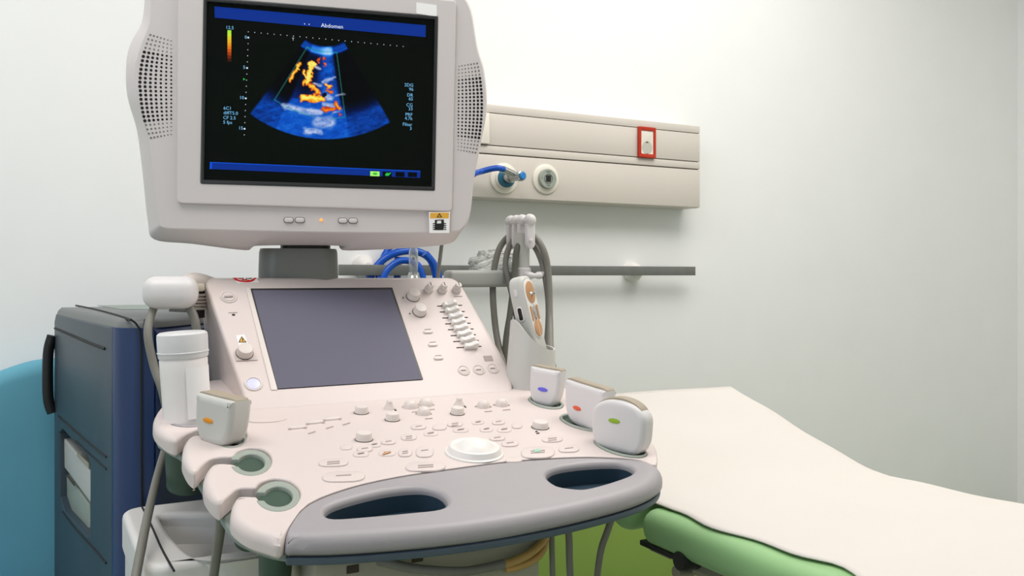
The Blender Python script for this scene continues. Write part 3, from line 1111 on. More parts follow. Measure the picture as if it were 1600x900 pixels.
def side_prof(top, bot, lip):
    x = lambda p, dx=0: V((p.x + dx, p.y, p.z))
    backtop = V((top.x, top.y + .05, top.z - .004))
    backbot = V((bot.x, top.y + .075, .93))
    lb = V((lip.x, lip.y, lip.z - .02))
    return [lb, lip, bot, top, backtop, backbot]


A_, B_ = side_prof(pl3['tl'], pl3['bl'], lipL), side_prof(pl3['tr'], pl3['br'], lipR)
B_[1].y = A_[1].y
bm = bmesh.new()
va = [bm.verts.new(p) for p in A_]
vb = [bm.verts.new(p) for p in B_]
n = len(va)
bm.faces.new(va)
bm.faces.new(list(reversed(vb)))
for i in range(n):
    bm.faces.new((va[i], va[(i + 1) % n], vb[(i + 1) % n], vb[i]))
bmesh.ops.recalc_face_normals(bm, faces=bm.faces)
bm.edges.ensure_lookup_table()


def eb(v1, v2):
    return next(e for e in bm.edges if set(e.verts) == {v1, v2})


# round the two upper corners of the face, then soften the rest
bmesh.ops.bevel(bm, geom=[eb(va[3], va[4]), eb(vb[3], vb[4])], offset=.018, segments=4, affect='EDGES', profile=.5)
bmesh.ops.bevel(bm, geom=[e for e in bm.edges if e.calc_face_angle(0) > math.radians(25)], offset=.007, segments=3, affect='EDGES', profile=.5, clamp_overlap=True)
tp = obj('touch_panel', bm_me(bm), M_conw, us, ang=60, wn=True)

tpx = [(391, 450.5), (613, 449), (661.5, 593), (433, 608)]
obj('screen_border', plate_me([rq(tpx, .002, F=PAN, h=.0012)], .003, .0006, 1, .0012), M_dark, tp, PAN.mat)
obj('touch_screen', plate_me([rq([(395, 453.5), (611, 452.5), (658, 592.5), (434, 607)], .001, F=PAN, h=.0018)], .001, 0, 1, .0018), M_touch, tp, PAN.mat)
obj('screen_ledge', plate_me([rq([(384, 449), (391, 449), (434, 609), (424, 609)], .001, F=PAN, h=.002)], .004, .0008, 1, .002), M_knob, tp, PAN.mat)


def ring_button(F, px, py, R, parent, cap_mat, dome=.002, name='round_button', rec=True):
    M0 = F.atp(px, py, 0)
    o = obj(name, lathe_me([(R * .74, 0), (R * .74, dome), (R * .6, dome * 1.35), (.0001, dome * 1.5)], 24), cap_mat, parent, M0)
    obj('button_ring', lathe_me([(R, -.001), (R, .0012), (R * .92, .0020), (R * .80, .0016), (R * .78, .0002)], 28), M_knob, parent, M0)
    return o


def knob(F, px, py, R, H, parent, name='knob', taper=.92, dish=0.0):
    M0 = F.atp(px, py, 0)
    o = obj(name, lathe_me([(R * 1.0, 0), (R, H * .15), (R * .97, H * .18), (R * taper, H * .86), (R * taper * .93, H * .97), (R * taper * .8, H), (.0001, H - dish)], 28), M_knob, parent, M0)
    obj('knob_gap', lathe_me([(R * 1.07, 0), (R * 1.07, .0007), (R * .9, .0007)], 28), M_groove, parent, M0)
    return o


def strip(F, pxs, m, parent, name='legend', top=.0007):
    return obj(name, plate_me([F.hits(pxs, top)], .0006, 0, 1, top), m, parent, F.mat)


# left column
ring_button(PAN, 357, 464, .0135, tp, M_conw)
strip(PAN, [(350.5, 462), (364, 461.5), (364, 463.5), (350.5, 464)], M_legend, tp, top=.0045)
strip(PAN, [(357, 487.8), (371, 487.6), (371, 488.6), (357, 488.8)], M_legend, tp)
strip(PAN, [(362.5, 490.5), (367, 490.3), (367.3, 492.8), (362.8, 493)], M_ink, tp, 'microphone_hole')
obj('caution_sticker', plate_me([PAN.hits([(369, 524), (382, 523), (388, 539), (373, 540)], .0006)], .0004, 0, 1, .0006), M_paper, tp, PAN.mat)
obj('caution_triangle', plate_me([PAN.hits([(377.5, 525), (385.5, 534.8), (372.5, 535)], .0009)], .0003, 0, 1, .0009), M_ink, tp, PAN.mat)
obj('caution_field', plate_me([PAN.hits([(377.7, 526.8), (383.3, 533.8), (374.5, 534)], .0012)], .0003, 0, 1, .0012), M_signyel, tp, PAN.mat)
strip(PAN, [(378, 528.5), (379.6, 528.5), (379.8, 533), (378.6, 533)], M_ink, tp, 'caution_mark', .0015)
knob(PAN, 382, 552, .0125, .013, tp)
strip(PAN, [(369, 563.5), (402.5, 562), (402.6, 563), (369, 564.4)], M_legend, tp)
ring_button(PAN, 396, 600, .0135, tp, M_bluelit, .0012)
# red prohibition sticker over the top edge
q0 = PAN.hit(382, 436)
obj('prohibition_sticker', plate_me([PAN.hits([(366, 434.5), (401, 434.5), (405, 441), (371, 442.5)], .0006)], .0004, 0, 1, .0006), M_paper, tp, PAN.mat)
fl_ = [PAN.hit(x, y, .001) for x, y in ((363.5, 434), (370, 438.6), (382, 440.8), (393, 440), (401.5, 434))]
fi_ = [PAN.hit(x, y, .001) for x, y in ((397.5, 434), (390, 438), (382, 438.4), (373, 437), (368.5, 434))]
obj('prohibition_ring', plate_me([smooth(fl_, 4, False) + smooth(fi_, 4, False)], .0003, 0, 1, .001), M_signred, tp, PAN.mat)
pics = [[(378, 434), (380, 434), (381, 438), (379.2, 438)], [(385, 434), (386.8, 434), (384.5, 438), (382.8, 438.2)], [(372, 434.2), (377, 434.2), (377, 435.2), (372, 435.4)], [(387.5, 434.2), (394.5, 434.2), (393, 435.6), (388, 435.4)]]
obj('prohibition_figures', join_me([(plate_me([PAN.hits(p_, .0009)], .0003, 0, 1, .0009), T()) for p_ in pics]), M_ink, tp, PAN.mat)
strip(PAN, [(366.5, 434), (370, 434), (397, 438.5), (394.5, 439.5)], M_signred, tp, 'prohibition_bar', .0013)

# right column knobs
knob(PAN, 645, 464, .0118, .014, tp)
knob(PAN, 655, 488, .0118, .014, tp)
for px, py in ((669.5, 454), (691, 454), (713, 454)):
    M0 = PAN.atp(px, py, 0)
    obj('pointer_knob', lathe_me([(.0085, 0), (.0085, .007), (.0078, .008), (.0066, .0082), (.0062, .015), (.0052, .0165), (.0001, .0165)], 24), M_knob, tp, M0)
    obj('pointer_notch', box_me(.0011, .0085, .0006, c=(0, .001, .0167)), M_legdk, tp, M0)
for (x0, y0) in ((668.5, 520), (676, 540), (685, 561)):
    obj('tab_key', plate_me([rrect(.017, .007, .0033)], .004, .0014, 2, .0028), M_knob, tp, PAN.atp(x0, y0 - 1, 0))
    strip(PAN, [(x0 - 5, y0 - 6), (x0 + 5, y0 - 6.4), (x0 + 5, y0 - 5.4), (x0 - 5, y0 - 5)], M_legend, tp)
SL = [(683, 478.5), (687, 487.7), (691.2, 497), (695.5, 506.2), (699.7, 515.3), (704, 524.6), (708, 533.9), (713, 543.5)]
SR = [(722, 477), (726, 486.7), (731, 496), (735.3, 505), (739.8, 514), (743.5, 523), (748, 532), (752.3, 541.2)]
CAPX = [(701, 478.2), (704.8, 487.3), (710, 496.5), (714.5, 505.6), (718.3, 514.8), (723.5, 524), (728.8, 533), (735, 542.6)]
cap0 = None
for (a, b, c) in zip(SL, SR, CAPX):
    qa, qb = PAN.hit(*a), PAN.hit(*b)
    mid = (qa + qb) / 2
    dv = qb - qa
    rot = math.atan2(dv.y, dv.x)
    obj('slider_slot', plate_me([rrect(dv.length, .0021, .0008, 2)], .0008, 0, 1, .0005), M_legdk, tp, PAN.at(mid.x, mid.y, 0, rot))
    qc = PAN.hit(*c)
    Mc = PAN.at(qc.x, qc.y, 0, rot)
    if cap0 is None:
        # a saddle-shaped cap: two raised cheeks with a dip between
        prof = [(-.0125, 0), (-.0125, .006), (-.010, .0085), (-.005, .0075), (.000, .0095), (.006, .0135), (.0105, .0135), (.0125, .010), (.0125, 0)]
        ringsA = [[V((x, y, z)) for x, z in prof] for y in (-.0042, -.0034, .0034, .0042)]
        for k_, rg in enumerate(ringsA):
            if k_ in (0, 3):
                for p_ in rg:
                    p_.z = max(0, p_.z - .0009)
        cap0 = obj('slider_cap', loft_me(ringsA), M_white, tp, Mc, ang=30)
    else:
        clone(cap0, tp, Mc)
for px, py in ((724.5, 579), (748, 578), (770, 576)):
    ring_button(PAN, px, py, .0108, tp, M_conw, .0012)
    strip(PAN, [(px - 4, py - 1.5), (px + 4, py - 1.8), (px + 4, py - .8), (px - 4, py - .5)], M_legend, tp, top=.0033)
strip(PAN, [(755, 556), (768, 555.5), (771, 563.5), (758, 564)], M_legend, tp, 'name_plate')
for a in ((629, 464), (639.5, 489)):
    strip(PAN, [(a[0], a[1]), (a[0] + 1.6, a[1]), (a[0] + 1.8, a[1] + 1.6), (a[0] + .2, a[1] + 1.6)], M_ink, tp, 'dot_print')
strip(PAN, [(709, 462.5), (722, 462.2), (722.3, 463.2), (709.3, 463.5)], M_legend, tp)

# ---------------------------------------------------------------- control console
HL = -.012
L_, S_, E_ = .0125, .0035, .0015        # rounding of lobes, of slots and holder mouths, of the handle joint
con_out = [(470, 590, E_), (330, 596, E_), (296, 616, E_),
           (268, 633, .009), (249, 646, L_), (239, 664, L_), (242, 680, L_), (254, 689, .010), (266, 693, .007), (277, 692, .0045),
           (286, 685, S_), (296, 679, S_), (313, 672.5, S_), (336, 672, S_),
           (347, 667, S_), (364, 666, S_), (379, 671, S_), (385, 682, S_), (380, 693, S_), (364, 700, S_), (349, 696, S_), (337, 687, S_),
           (315, 685, .005), (298, 689, .008), (287, 702, L_), (284, 722, L_), (288, 732, .010), (295, 740, .007), (303, 743, .0045),
           (309, 738, S_), (314, 732, S_), (328, 720.5, S_), (346, 717, S_), (364, 716, S_),
           (372, 708, S_), (390, 703, S_), (412, 706, S_), (423, 718, S_), (421, 732, S_), (405, 741, S_), (383, 741, S_), (369, 731, S_),
           (357, 730, .005), (340, 732.5, .008), (325, 741, L_), (317, 758, L_), (319, 775, L_), (325, 783, .010), (334, 789, .007), (344, 790, .0045),
           (351, 783, S_), (356, 779, S_), (370, 767.5, S_), (385, 765.5, S_), (399, 765, S_),
           (407, 757, S_), (428, 751, S_), (452, 755, S_), (467, 769, S_), (466, 784, S_), (450, 796, S_), (425, 798, S_), (407, 788, S_), (402, 781, S_),
           (394, 781.5, .005), (378, 784, .008), (365, 792, L_), (360, 807, L_), (362, 824, L_), (384, 842, L_), (415, 853, L_), (439, 858, L_),
           (452.5, 823.5, E_), (482, 788, E_), (545, 763, E_), (620, 746, E_), (700, 734, E_), (800, 721, E_), (900, 715, E_), (960, 716, E_), (1000, 720, E_), (1024, 728, E_),
           (1027, 714, .006), (1018, 694, .006), (985, 668, .005), (945, 645, .005), (898, 618, .005), (868, 602, E_), (800, 592, E_)]
_pr = [V((*CON.hit(x, y, -max(r, .001)), r)) for x, y, r in con_out]
outer = smooth(_pr, 3)
RF = .0155
front_line = [CON.hit(x, y, -RF) for x, y in ((360, 807), (362, 824), (384, 842), (415, 853), (445, 859), (520, 860), (600, 855), (700, 845.5), (800, 831), (900, 811), (980, 790), (1021, 773), (1035, 757))]
front_line = smooth(front_line, 4, False)
JOINT = CON.hit(445, 859, -RF)
CLAMP = [(front_line, RF, JOINT)]
CLAMP_C = [(smooth([CON.hit(x, y, -L_) for x, y in ((365, 792), (360, 807), (362, 824), (384, 842), (415, 853), (439, 858), (447, 859))], 4, False), L_, CON.hit(443, 858.5, -L_))]
bot_px = (294, 652)


def con_ell(px, py, wx, wy, rot=0, h=0.0, n=26):
    """ellipse whose picture extents are about wx by wy half-widths on the console plane"""
    return smooth([CON.hit(px + wx * math.cos(a) - rot * wy * math.sin(a), py + wy * math.sin(a) + rot * wx * math.cos(a), h) for a in
                   [2 * math.pi * k / 12 for k in range(12)]], 2)


h_bot = con_ell(bot_px[0], bot_px[1], 37, 15)
HB = (853, 628, 27, 9.5, .22)
HR = (912, 660, 37, 11.0, .24)
HG = (970, 699, 41, 12.0, .26)
holes_r = [con_ell(a[0], a[1], a[2], a[3], a[4]) for a in (HB, HR, HG)]
co = obj('control_console', plate2_me(outer, [h_bot] + holes_r, .0245, clamp=CLAMP_C), M_conw, us, CON.mat, wn=True)

# rims and cups of the holders
def cup(loop, depth, m, name='holder_cup', wall=.0025, top=-.004):
    c = sum(loop, V((0, 0))) / len(loop)
    r0 = [V((p.x, p.y, top)) for p in loop]
    rg = [r0, [V((p.x, p.y, -.03)) for p in loop], [V((*(c + (p - c) * .86), -depth)) for p in loop], [V((*(c + (p - c) * .5), -depth - .006)) for p in loop]]
    inn = [[V((*(c + (V((p.x, p.y)) - c) * .93), p.z + .003)) for p in r_] for r_ in reversed(rg)]
    return obj(name, loft_me(rg + inn[:-1] + [[V((*(c + (V((p.x, p.y)) - c) * .93), p.z)) for p in r0]], True, False), m, us, CON.mat)


def crim(px, py, ox, oy, ix, iy, open_px):
    o_, i_ = [], []
    for k in range(25):
        a = math.radians(180 + 16) + math.radians(328) * k / 24
        o_.append(CON.hit(px + ox * math.cos(a), py + oy * math.sin(a), .001))
        a2 = math.radians(180 + 24) + math.radians(312) * k / 24
        i_.append(CON.hit(px + .5 + ix * math.cos(a2), py + .5 + iy * math.sin(a2), .001))
    return o_ + list(reversed(i_))


obj('holder_rim', plate_me([crim(392, 722.5, 32.5, 20, 21, 14, 0)], .016, .0025, 2, .0015), M_rim, us, CON.mat, wn=True)
obj('holder_rim', plate_me([crim(434, 775, 35, 23.5, 22.5, 16, 0)], .016, .0025, 2, .0015), M_rim, us, CON.mat, wn=True)
obj('holder_rim', plate_me([crim(361, 685, 25, 15, 19, 11.5, 0)], .016, .0025, 2, .0005), M_rim, us, CON.mat, wn=True)
for (px, py, ix, iy) in ((392.5, 723, 27, 17.2), (434.5, 775.5, 29.5, 20), (361.5, 685.5, 21.5, 13)):
    cup([CON.hit(px + ix * math.cos(a), py + iy * math.sin(a)) for a in [2 * math.pi * k / 24 for k in range(24)]], .10, M_cup)
cup(h_bot, .10, M_cup)
for hr in holes_r:
    cup(inset(hr, .0006), .07, M_cup)
obj('holder_rim', plate_me([con_ell(294, 652, 37, 15), con_ell(294, 652, 33.5, 13)], .012, .002, 2, .001), M_grip, us, CON.mat, wn=True)
for a in (HB, HR, HG):
    obj('holder_rim', plate_me([con_ell(*a[:5]), con_ell(a[0], a[1], a[2] - 3.5, a[3] - 2.6, a[4])], .012, .0012, 2, .0012), M_rim, us, CON.mat)

# handle
HH = -.016
F_, B_k = RF, .0015
h_out = [(445, 859, F_), (453.5, 824, B_k), (483, 790.5, B_k), (546, 765.5, B_k), (620, 748.5, B_k), (700, 736.5, B_k), (800, 723.5, B_k), (900, 717.5, B_k), (960, 718.5, B_k), (1003, 726, .006), (1028, 740, .011), (1035, 757, F_),
         (1021, 773, F_), (980, 790, F_), (900, 811, F_), (800, 831, F_), (700, 845.5, F_), (600, 855, F_), (520, 860, F_), (465, 860.5, F_)]
_hp = [V((*CON.hit(x, y, -max(r, .001)), r)) for x, y, r in h_out]
hpl = smooth(_hp, 5)
gl = smooth(CON.hits([(508, 806), (517, 794), (560, 780), (612, 769), (660, 766), (688, 774), (698, 788), (686, 798), (640, 803.5), (580, 809), (522, 813)], -.004), 4)
gr = smooth(CON.hits([(854, 747), (868, 735), (915, 728), (965, 726.5), (988, 734), (985, 744), (953, 756), (915, 766), (893, 766), (869, 761)], -.004), 4)
hd = obj('front_handle', plate2_me(hpl, [gl, gr], .023, .007, clamp=CLAMP[:1]), M_grip, us, CON.mat, ang=50, wn=True)
obj('handle_base', plate_me([inset([V((p.x, p.y)) for p in hpl], .0015), inset(gl, -.004), inset(gr, -.004)], .0085, .0025, 2, -.0242), M_gripbase, hd, CON.mat, wn=True)
for g in (gl, gr):
    c = sum(g, V((0, 0))) / len(g)
    obj('grip_well', loft_me([[V((*(c + (p - c) * 1.03), -.030)) for p in g], [V((*(c + (p - c) * 1.02), -.0335)) for p in g], [V((*(c + (p - c) * .9), -.0345)) for p in g]]), M_gripd, hd, CON.mat)
    obj('grip_wall', loft_me([[V((p.x, p.y, -.0095)) for p in inset(g, .0003)], [V((p.x, p.y, -.034)) for p in inset(g, .0005)]], False, False), M_gripd, hd, CON.mat)
obj('handle_screw', lathe_me([(.0018, 0), (.0018, .0006), (.0001, .0007)], 10), M_ink, hd, CON.atp(1030.5, 751, -.012))

# lower shell
ls_px = [(300, 640), (258, 662), (243, 692), (262, 708), (284, 722), (318, 778), (338, 808), (360, 840), (385, 857), (440, 874), (520, 873), (600, 866), (700, 856), (800, 842), (900, 821), (980, 799), (1020, 782), (1032, 766),
         (1024, 730), (1003, 705), (940, 660), (890, 635), (860, 620), (560, 630)]
lsl = smooth(CON.hits(ls_px, -.031), 4)
obj('lower_shell', plate_me([inset(lsl, .0015), inset(gl, -.004), inset(gr, -.004), *[inset(h, -.003) for h in ([CON.hit(px + ix * math.cos(a), py + iy * math.sin(a)) for a in [2 * math.pi * k / 20 for k in range(20)]] for px, py, ix, iy in ((392.5, 723, 27, 17.2), (434.5, 775.5, 29.5, 20), (361.5, 685.5, 21.5, 13)))]], .0105, .003, 2, -.0245), M_shell, us, CON.mat, wn=True)

# knobs on the console
for px, py, R, H, di in ((564.5, 645, .0104, .0105, 0), (613, 656, .0104, .0105, 0), (714.5, 646.5, .0104, .0105, 0), (568.5, 687, .0114, .0105, .002), (844, 668, .0124, .0095, .002)):
    knob(CON, px, py, R, H, co, dish=di)
# cone switches
for px, py in ((608, 639), (717, 634)):
    obj('cone_switch', lathe_me([(.009, 0), (.0075, .004), (.0048, .008), (.0046, .012), (.003, .0138), (.0001, .014)], 20), M_knob, co, CON.atp(px, py, 0))
    strip(CON, [(px + 6, py - 1), (px + 10, py + 2.5), (px + 12, py + 2.3), (px + 8, py - 1.6)], M_ink, co, 'switch_slot')
# dome switches with hinge marks either side
for px, py, k in ((641.5, 636.5, 1.1), (665.5, 633, 1.1), (662, 647, 1.0), (755, 636, 1.0), (783.5, 633.5, 1.0)):
    obj('dome_switch', lathe_me([(.0105 * k, 0), (.010 * k, .004), (.008 * k, .0085), (.005 * k, .0108), (.0001, .0115)], 22), M_knob, co, CON.atp(px, py, 0))
    for s in (-1, 1):
        strip(CON, [(px + s * 10, py - 2), (px + s * 13, py - 2 + s * .4), (px + s * 13, py - .4 + s * .4), (px + s * 10, py - .4)], M_legend, co, 'hinge_mark')
    strip(CON, [(px + 2, py + 6.5), (px + 14, py + 5.5), (px + 14, py + 6.5), (px + 2, py + 7.5)], M_legend, co)
for px, py in ((465, 669), (493, 661), (519, 655.5)):
    obj('rocker_switch', plate_me([smooth([V((-.011, -.003)), V((-.006, .004)), V((.006, .005)), V((.012, 0)), V((.006, -.0045))], 4)], .0045, .0016, 2, .003), M_knob, co, CON.atp(px, py, 0, .1))
    for s, m_ in ((-1, M_legend), (1, M_legend)):
        strip(CON, [(px + s * 12 - 3, py - 1 - s), (px + s * 12 + 3, py - 1.6 - s), (px + s * 12 + 2, py + 1.2 - s), (px + s * 12 - 3, py + 1 - s)], m_, co, 'hinge_mark')
    strip(CON, [(px + 16, py + 7.5), (px + 28, py + 4), (px + 28, py + 5.4), (px + 17, py + 9)], M_legend, co)
obj('long_key', plate_me([smooth(CON.hits([(389, 659), (398, 655), (420, 652), (444, 653), (447, 656), (430, 660), (400, 661)], 0), 3)], .004, .0010, 2, .0016), M_conw, co, CON.mat)

# flush keys with printed legends
KEYS = [(521, 722.5, 23, 5.8, 1, 2), (537, 744.5, 33, 8, 1, 1), (665, 728.5, 31, 7.5, 1, 2), (633, 706.5, 10.5, 6.5, 1, 2), (663.5, 705.5, 13.5, 8.5, 1, 1),
        (541, 698, 9, 4, 0, 0), (570, 701, 12, 4.5, 1, 1), (564, 708.5, 12, 4.5, 0, 1), (605, 707, 13, 4.8, 0, 1), (585, 694, 10, 4, 0, 1), (607, 690, 11, 4, 1, 1), (639, 682.5, 12, 4.8, 1, 2), (654, 666.5, 11.5, 4, 1, 1),
        (673, 676.5, 11, 3.8, 0, 1), (687, 667, 11, 4.4, 1, 0), (711, 662, 12, 4.0, 1, 2), (720, 671, 12, 3.8, 0, 1), (747, 659, 9.5, 3.4, 0, 1), (760, 670, 10, 4, 0, 1),
        (779, 659, 10, 4, 1, 1), (788, 670.5, 11, 4.2, 0, 1), (808, 664, 8, 5, 1, 0), (863, 685.5, 16, 4.8, 1, 2), (889, 701, 16, 5.2, 1, 1), (840.5, 706.5, 26, 9, 1, 2), (777, 684, 12, 4.0, 1, 1), (797, 692.5, 13, 4.8, 1, 1), (803, 717.5, 13, 3.6, 0, 0)]
for (px, py, hw, hh, ridge, nl) in KEYS:
    lp = smooth([CON.hit(px + hw * (abs(math.cos(a)) ** .6) * (1 if math.cos(a) > 0 else -1), py + hh * (abs(math.sin(a)) ** .75) * (1 if math.sin(a) > 0 else -1) - .04 * hw * math.cos(a), .0012)
                 for a in [2 * math.pi * (k + .5) / 12 for k in range(12)]], 2)
    obj('key', plate_me([lp], .003, .0008, 1, .0018 if ridge else .0012), M_conw, co, CON.mat)
    gp = [p + (p - sum(lp, V((0, 0))) / len(lp)).normalized() * .0006 for p in lp]
    obj('key_gap', plate_me([gp], .0006, 0, 1, .0004), M_gap, co, CON.mat)
    for k in range(nl):
        yy = py - hh * .35 + k * 3.0
        w_ = min(hw * .42, 12)
        strip(CON, [(px - w_, yy + .5), (px + w_, yy - .9), (px + w_, yy + .3), (px - w_, yy + 1.7)], M_legend, co, 'key_legend', .0024)
M_orleg = mat('orange_legend', (214, 160, 104), 0.6, vary=.03)
M_grleg = mat('mint_legend', (160, 206, 186), 0.6, vary=.03)
strip(CON, [(597, 708.6), (610, 704.5), (611, 706), (598.5, 710)], M_orleg, co, 'key_legend', .0026)
strip(CON, [(834, 702), (843, 701), (845, 705), (836, 706)], M_grleg, co, 'key_legend', .0027)
strip(CON, [(836.5, 673.5), (840, 673), (840, 674.6), (836.5, 675)], M_ink, co, 'dot_print')
strip(CON, [(838, 676.3), (843, 675.6), (843, 677), (838, 677.6)], M_ink, co, 'dot_print')
# trackball
tbM = CON.atp(741, 708, 0) @ Matrix.Scale(.85, 4)
obj('trackball_ring', lathe_me([(.0455, 0), (.0455, .002), (.0425, .0035), (.039, .0115), (.0365, .0128), (.034, .0122), (.031, .009), (.0305, .0075)], 48), M_white, co, tbM)
R = .036
obj('trackball', lathe_me([(.0302, .0075)] + [(R * math.sin(a), -.012 + R * math.cos(a)) for a in [math.radians(d) for d in (56, 48, 40, 32, 24, 16, 8)]] + [(.0001, -.012 + R)], 40), M_white, co, tbM)

# ---------------------------------------------------------------- remote holder on the right of the panel
B0 = CON.mat @ V((*CON.hit(829, 602), 0))
rh_r = []
NR = 36
for k, (zf, sc) in enumerate(((-.01, .93), (.02, .97), (.6, 1.0), (1.0, 1.0))):
    rg = []
    for i in range(NR):
        a = 2 * math.pi * i / NR
        # rim: high at the far left, low at the near right
        h = .084 + .026 * math.cos(a - math.radians(165)) + .006 * math.cos(2 * a)
        z = zf * h if zf > 0.03 else zf
        ca_ = math.cos(a)
        rg.append(B0 + V((ca_ * .047 * sc * (1 - (.30 if ca_ < 0 else .04) * abs(ca_) * max(zf, 0)), math.sin(a) * .036 * sc, z)))
    rh_r.append(rg)
inner = []
for rg, kz in ((rh_r[3], 0), (rh_r[2], 0), (rh_r[1], .01)):
    c = sum(rg, V((0, 0, 0))) / len(rg)
    inner.append([V((c.x + (p.x - c.x) * .93, c.y + (p.y - c.y) * .92, p.z + kz)) for p in rg])
tag(obj('remote_holder', loft_me(rh_r + inner), M_probeb, us, ang=60), 'grey bucket holder on the right of the touch panel')

# ---------------------------------------------------------------- cable hangers
hgX = .87
hg = [pX(827, 347, hgX)]
top0 = pX(827, 348, hgX)
arm_px = [(690, 437), (712, 435), (760, 437), (806, 438)]
pole_b, pole_t = pX(806, 470, hgX), pX(813, 372, hgX)
pole_b = V((hgX, top0.y + .03, 1.06))
pole_t = V((hgX, top0.y + .03, 1.235))
hgo = obj('cable_hanger', tube_me([pole_b, (pole_b + pole_t) / 2, pole_t], .0155, 18, 4), M_probeb, us)
obj('hanger_arm', box_me(.165, .036, .034, .008, 3, c=(hgX - .072, pole_b.y + .03, 1.143)), mat('arm_plastic', (176, 178, 174), .4, vary=.02), hgo)
obj('pole_collar', lathe_me([(.0165, -.02), (.0185, -.018), (.0185, .018), (.0165, .02)], 20), M_probe, hgo, T(pole_b.x, pole_b.y, 1.145))
obj('clamp_screw', tube_me([V((hgX - .004, pole_b.y - .016, 1.150)), V((hgX + .012, pole_b.y - .028, 1.149)), V((hgX + .030, pole_b.y - .026, 1.151)), V((hgX + .042, pole_b.y - .022, 1.158))], lambda t: (.004 + .004 * abs(math.sin(t * 8.5))), 10, 5), M_probe, hgo)
for k in range(4):
    pk = pD((828, 816, 807.3, 798.7)[k], (345.3, 346.2, 346.9, 347.6)[k], 1.752 + .018 * k)
    Mh = axes(pk, (1, 0, 0), (0, 0, 1))
    hk = plate_me([[V((-.0095, 0)), V((-.0095, -.030))] + [V((-.0095 + .0095 * (1 - math.cos(a)), -.046 - .0095 * math.sin(a))) for a in [math.radians(d) for d in range(0, 181, 20)]] + [V((.0095, -.030)), V((.0095, 0))]], .011, .002, 2, .0055)
    obj('hook_plate', hk, M_probe, hgo, Mh)
    obj('hook_ball', lathe_me([(.0001, -.0126)] + [(.0126 * math.sin(a), -.0126 * math.cos(a)) for a in [math.radians(d) for d in (25, 45, 65, 90, 115, 135, 155)]] + [(.0001, .0126)], 20), M_probe, hgo, Mh @ T(0, .002, 0))
obj('hook_stud', lathe_me([(.0042, 0), (.0042, .003), (.003, .0045), (.0001, .005)], 16), M_probe, hgo, axes((hgX, top0.y - .0055, top0.z - .036), (1, 0, 0), (0, 0, 1)))

# cables looped over the hooks
cab = lambda pts, r, name, label, m=M_cable: tag(obj(name, tube_me(pts, r, 12, 8), m), label, 'cable', {'looped_cable': 'cables looped on the hanger', 'probe_cable': 'cables hanging under the console', 'hanging_cable': 'cables on the left hanger'}.get(name))
yk = top0.y
cab([pD(868, 640, 1.60), pD(869, 600, 1.62), pD(861, 555, 1.66), pD(859, 500, 1.74), pD(857, 430, 1.765), pD(850, 393, 1.765), pD(836, 371, 1.775), pD(822, 366, 1.79), pD(805, 366, 1.815), pD(790, 374, 1.815),
     pD(777, 398, 1.80), pD(770, 445, 1.78), pD(774, 510, 1.75), pD(784, 560, 1.70), pD(800, 620, 1.66)], .0066, 'looped_cable',
    'grey cable making the widest loop over the cable hanger')
cab([pD(848, 590, 1.70), pD(855, 530, 1.74), pD(857, 480, 1.76), pD(853, 440, 1.77), pD(846, 408, 1.775), pD(834, 383, 1.785), pD(820, 371, 1.80), pD(807, 372, 1.80), pD(795, 388, 1.79), pD(790, 415, 1.775), pD(797, 448, 1.755),
     pD(805, 482, 1.735), pD(811, 530, 1.72)], .0062, 'looped_cable', 'grey cable in the inner hanger loop, running down behind the remote')
cab([pD(832, 376, 1.765), pD(818, 376, 1.775), pD(807, 392, 1.76), pD(803, 440, 1.745), pD(797, 490, 1.73), pD(790, 540, 1.71), pD(792, 600, 1.69)], .0064, 'looped_cable',
    'grey cable hanging straight down from the hanger behind the remote holder', M_cabled)

# left hanger with its own cable loop
lhM = pD(267, 457, 1.36)
lh = obj('left_cable_hanger', box_me(.080, .06, .050, .0205, 5), M_probe, us, Matrix.Translation(lhM) @ RZ(-14), ang=70)
obj('hanger_arm', tube_me([pD(285, 447, 1.40), pD(300, 438, 1.42), pD(316, 440, 1.44), pD(334, 446, 1.47)], .0125, 14, 5), M_knob, lh)
obj('hanger_clip', box_me(.026, .03, .013, .004, c=pD(305, 449, 1.405)), mat('clip_plastic', (196, 188, 172), .45, vary=.02), lh)
for k in range(5):
    obj('bellows_ring', lathe_me([(.014, -.0022), (.017, 0), (.014, .0022)], 20), M_knob, lh, Matrix.Translation(pD(308, 461 + k * 5.2, 1.435)))
obj('bellows_core', lathe_me([(.012, -.03), (.012, .03)], 16), M_seam, lh, Matrix.Translation(pD(308, 468, 1.435)))
cab([pD(250, 470, 1.362), pD(239, 484, 1.345), pD(231, 520, 1.32), pD(240, 570, 1.315), pD(254, 612, 1.31), pD(262, 660, 1.33), pD(258, 720, 1.36)], .0062, 'hanging_cable', 'brownish grey cable hanging from the left hanger behind the gel bottle')
cab([pD(286, 468, 1.375), pD(299, 486, 1.37), pD(306, 508, 1.365), pD(307, 540, 1.37), pD(303, 580, 1.375)], .0068, 'hanging_cable', 'pale grey cable dropping from the right end of the left hanger')

# ---------------------------------------------------------------- blue system cabinet
cn, cf = V((.1165, 1.475, 0)), V((.042, 2.12, 0))
ZC = 1.081
axl = (cn - cf).normalized()              # towards the viewer along the left face
sc_ = Frame((cf.x, cf.y, 0), axl, (0, 0, 1))   # normal points left/outwards
Ls = (cn - cf).length
ZB = .12
plan = [cf + V((.03, .0, 0)), cf + V((.03, 0, 0)).lerp(cn, 0) * 0 + cf * 0 + V((0, 0, 0))]
# body: rounded plan, crowned top
pl = []
W_ = .56
cornr = .05
pts = [V((cf.x, cf.y)), V((cn.x, cn.y)), V((cn.x + W_, cn.y + .02)), V((cf.x + W_ + .08, cf.y))]


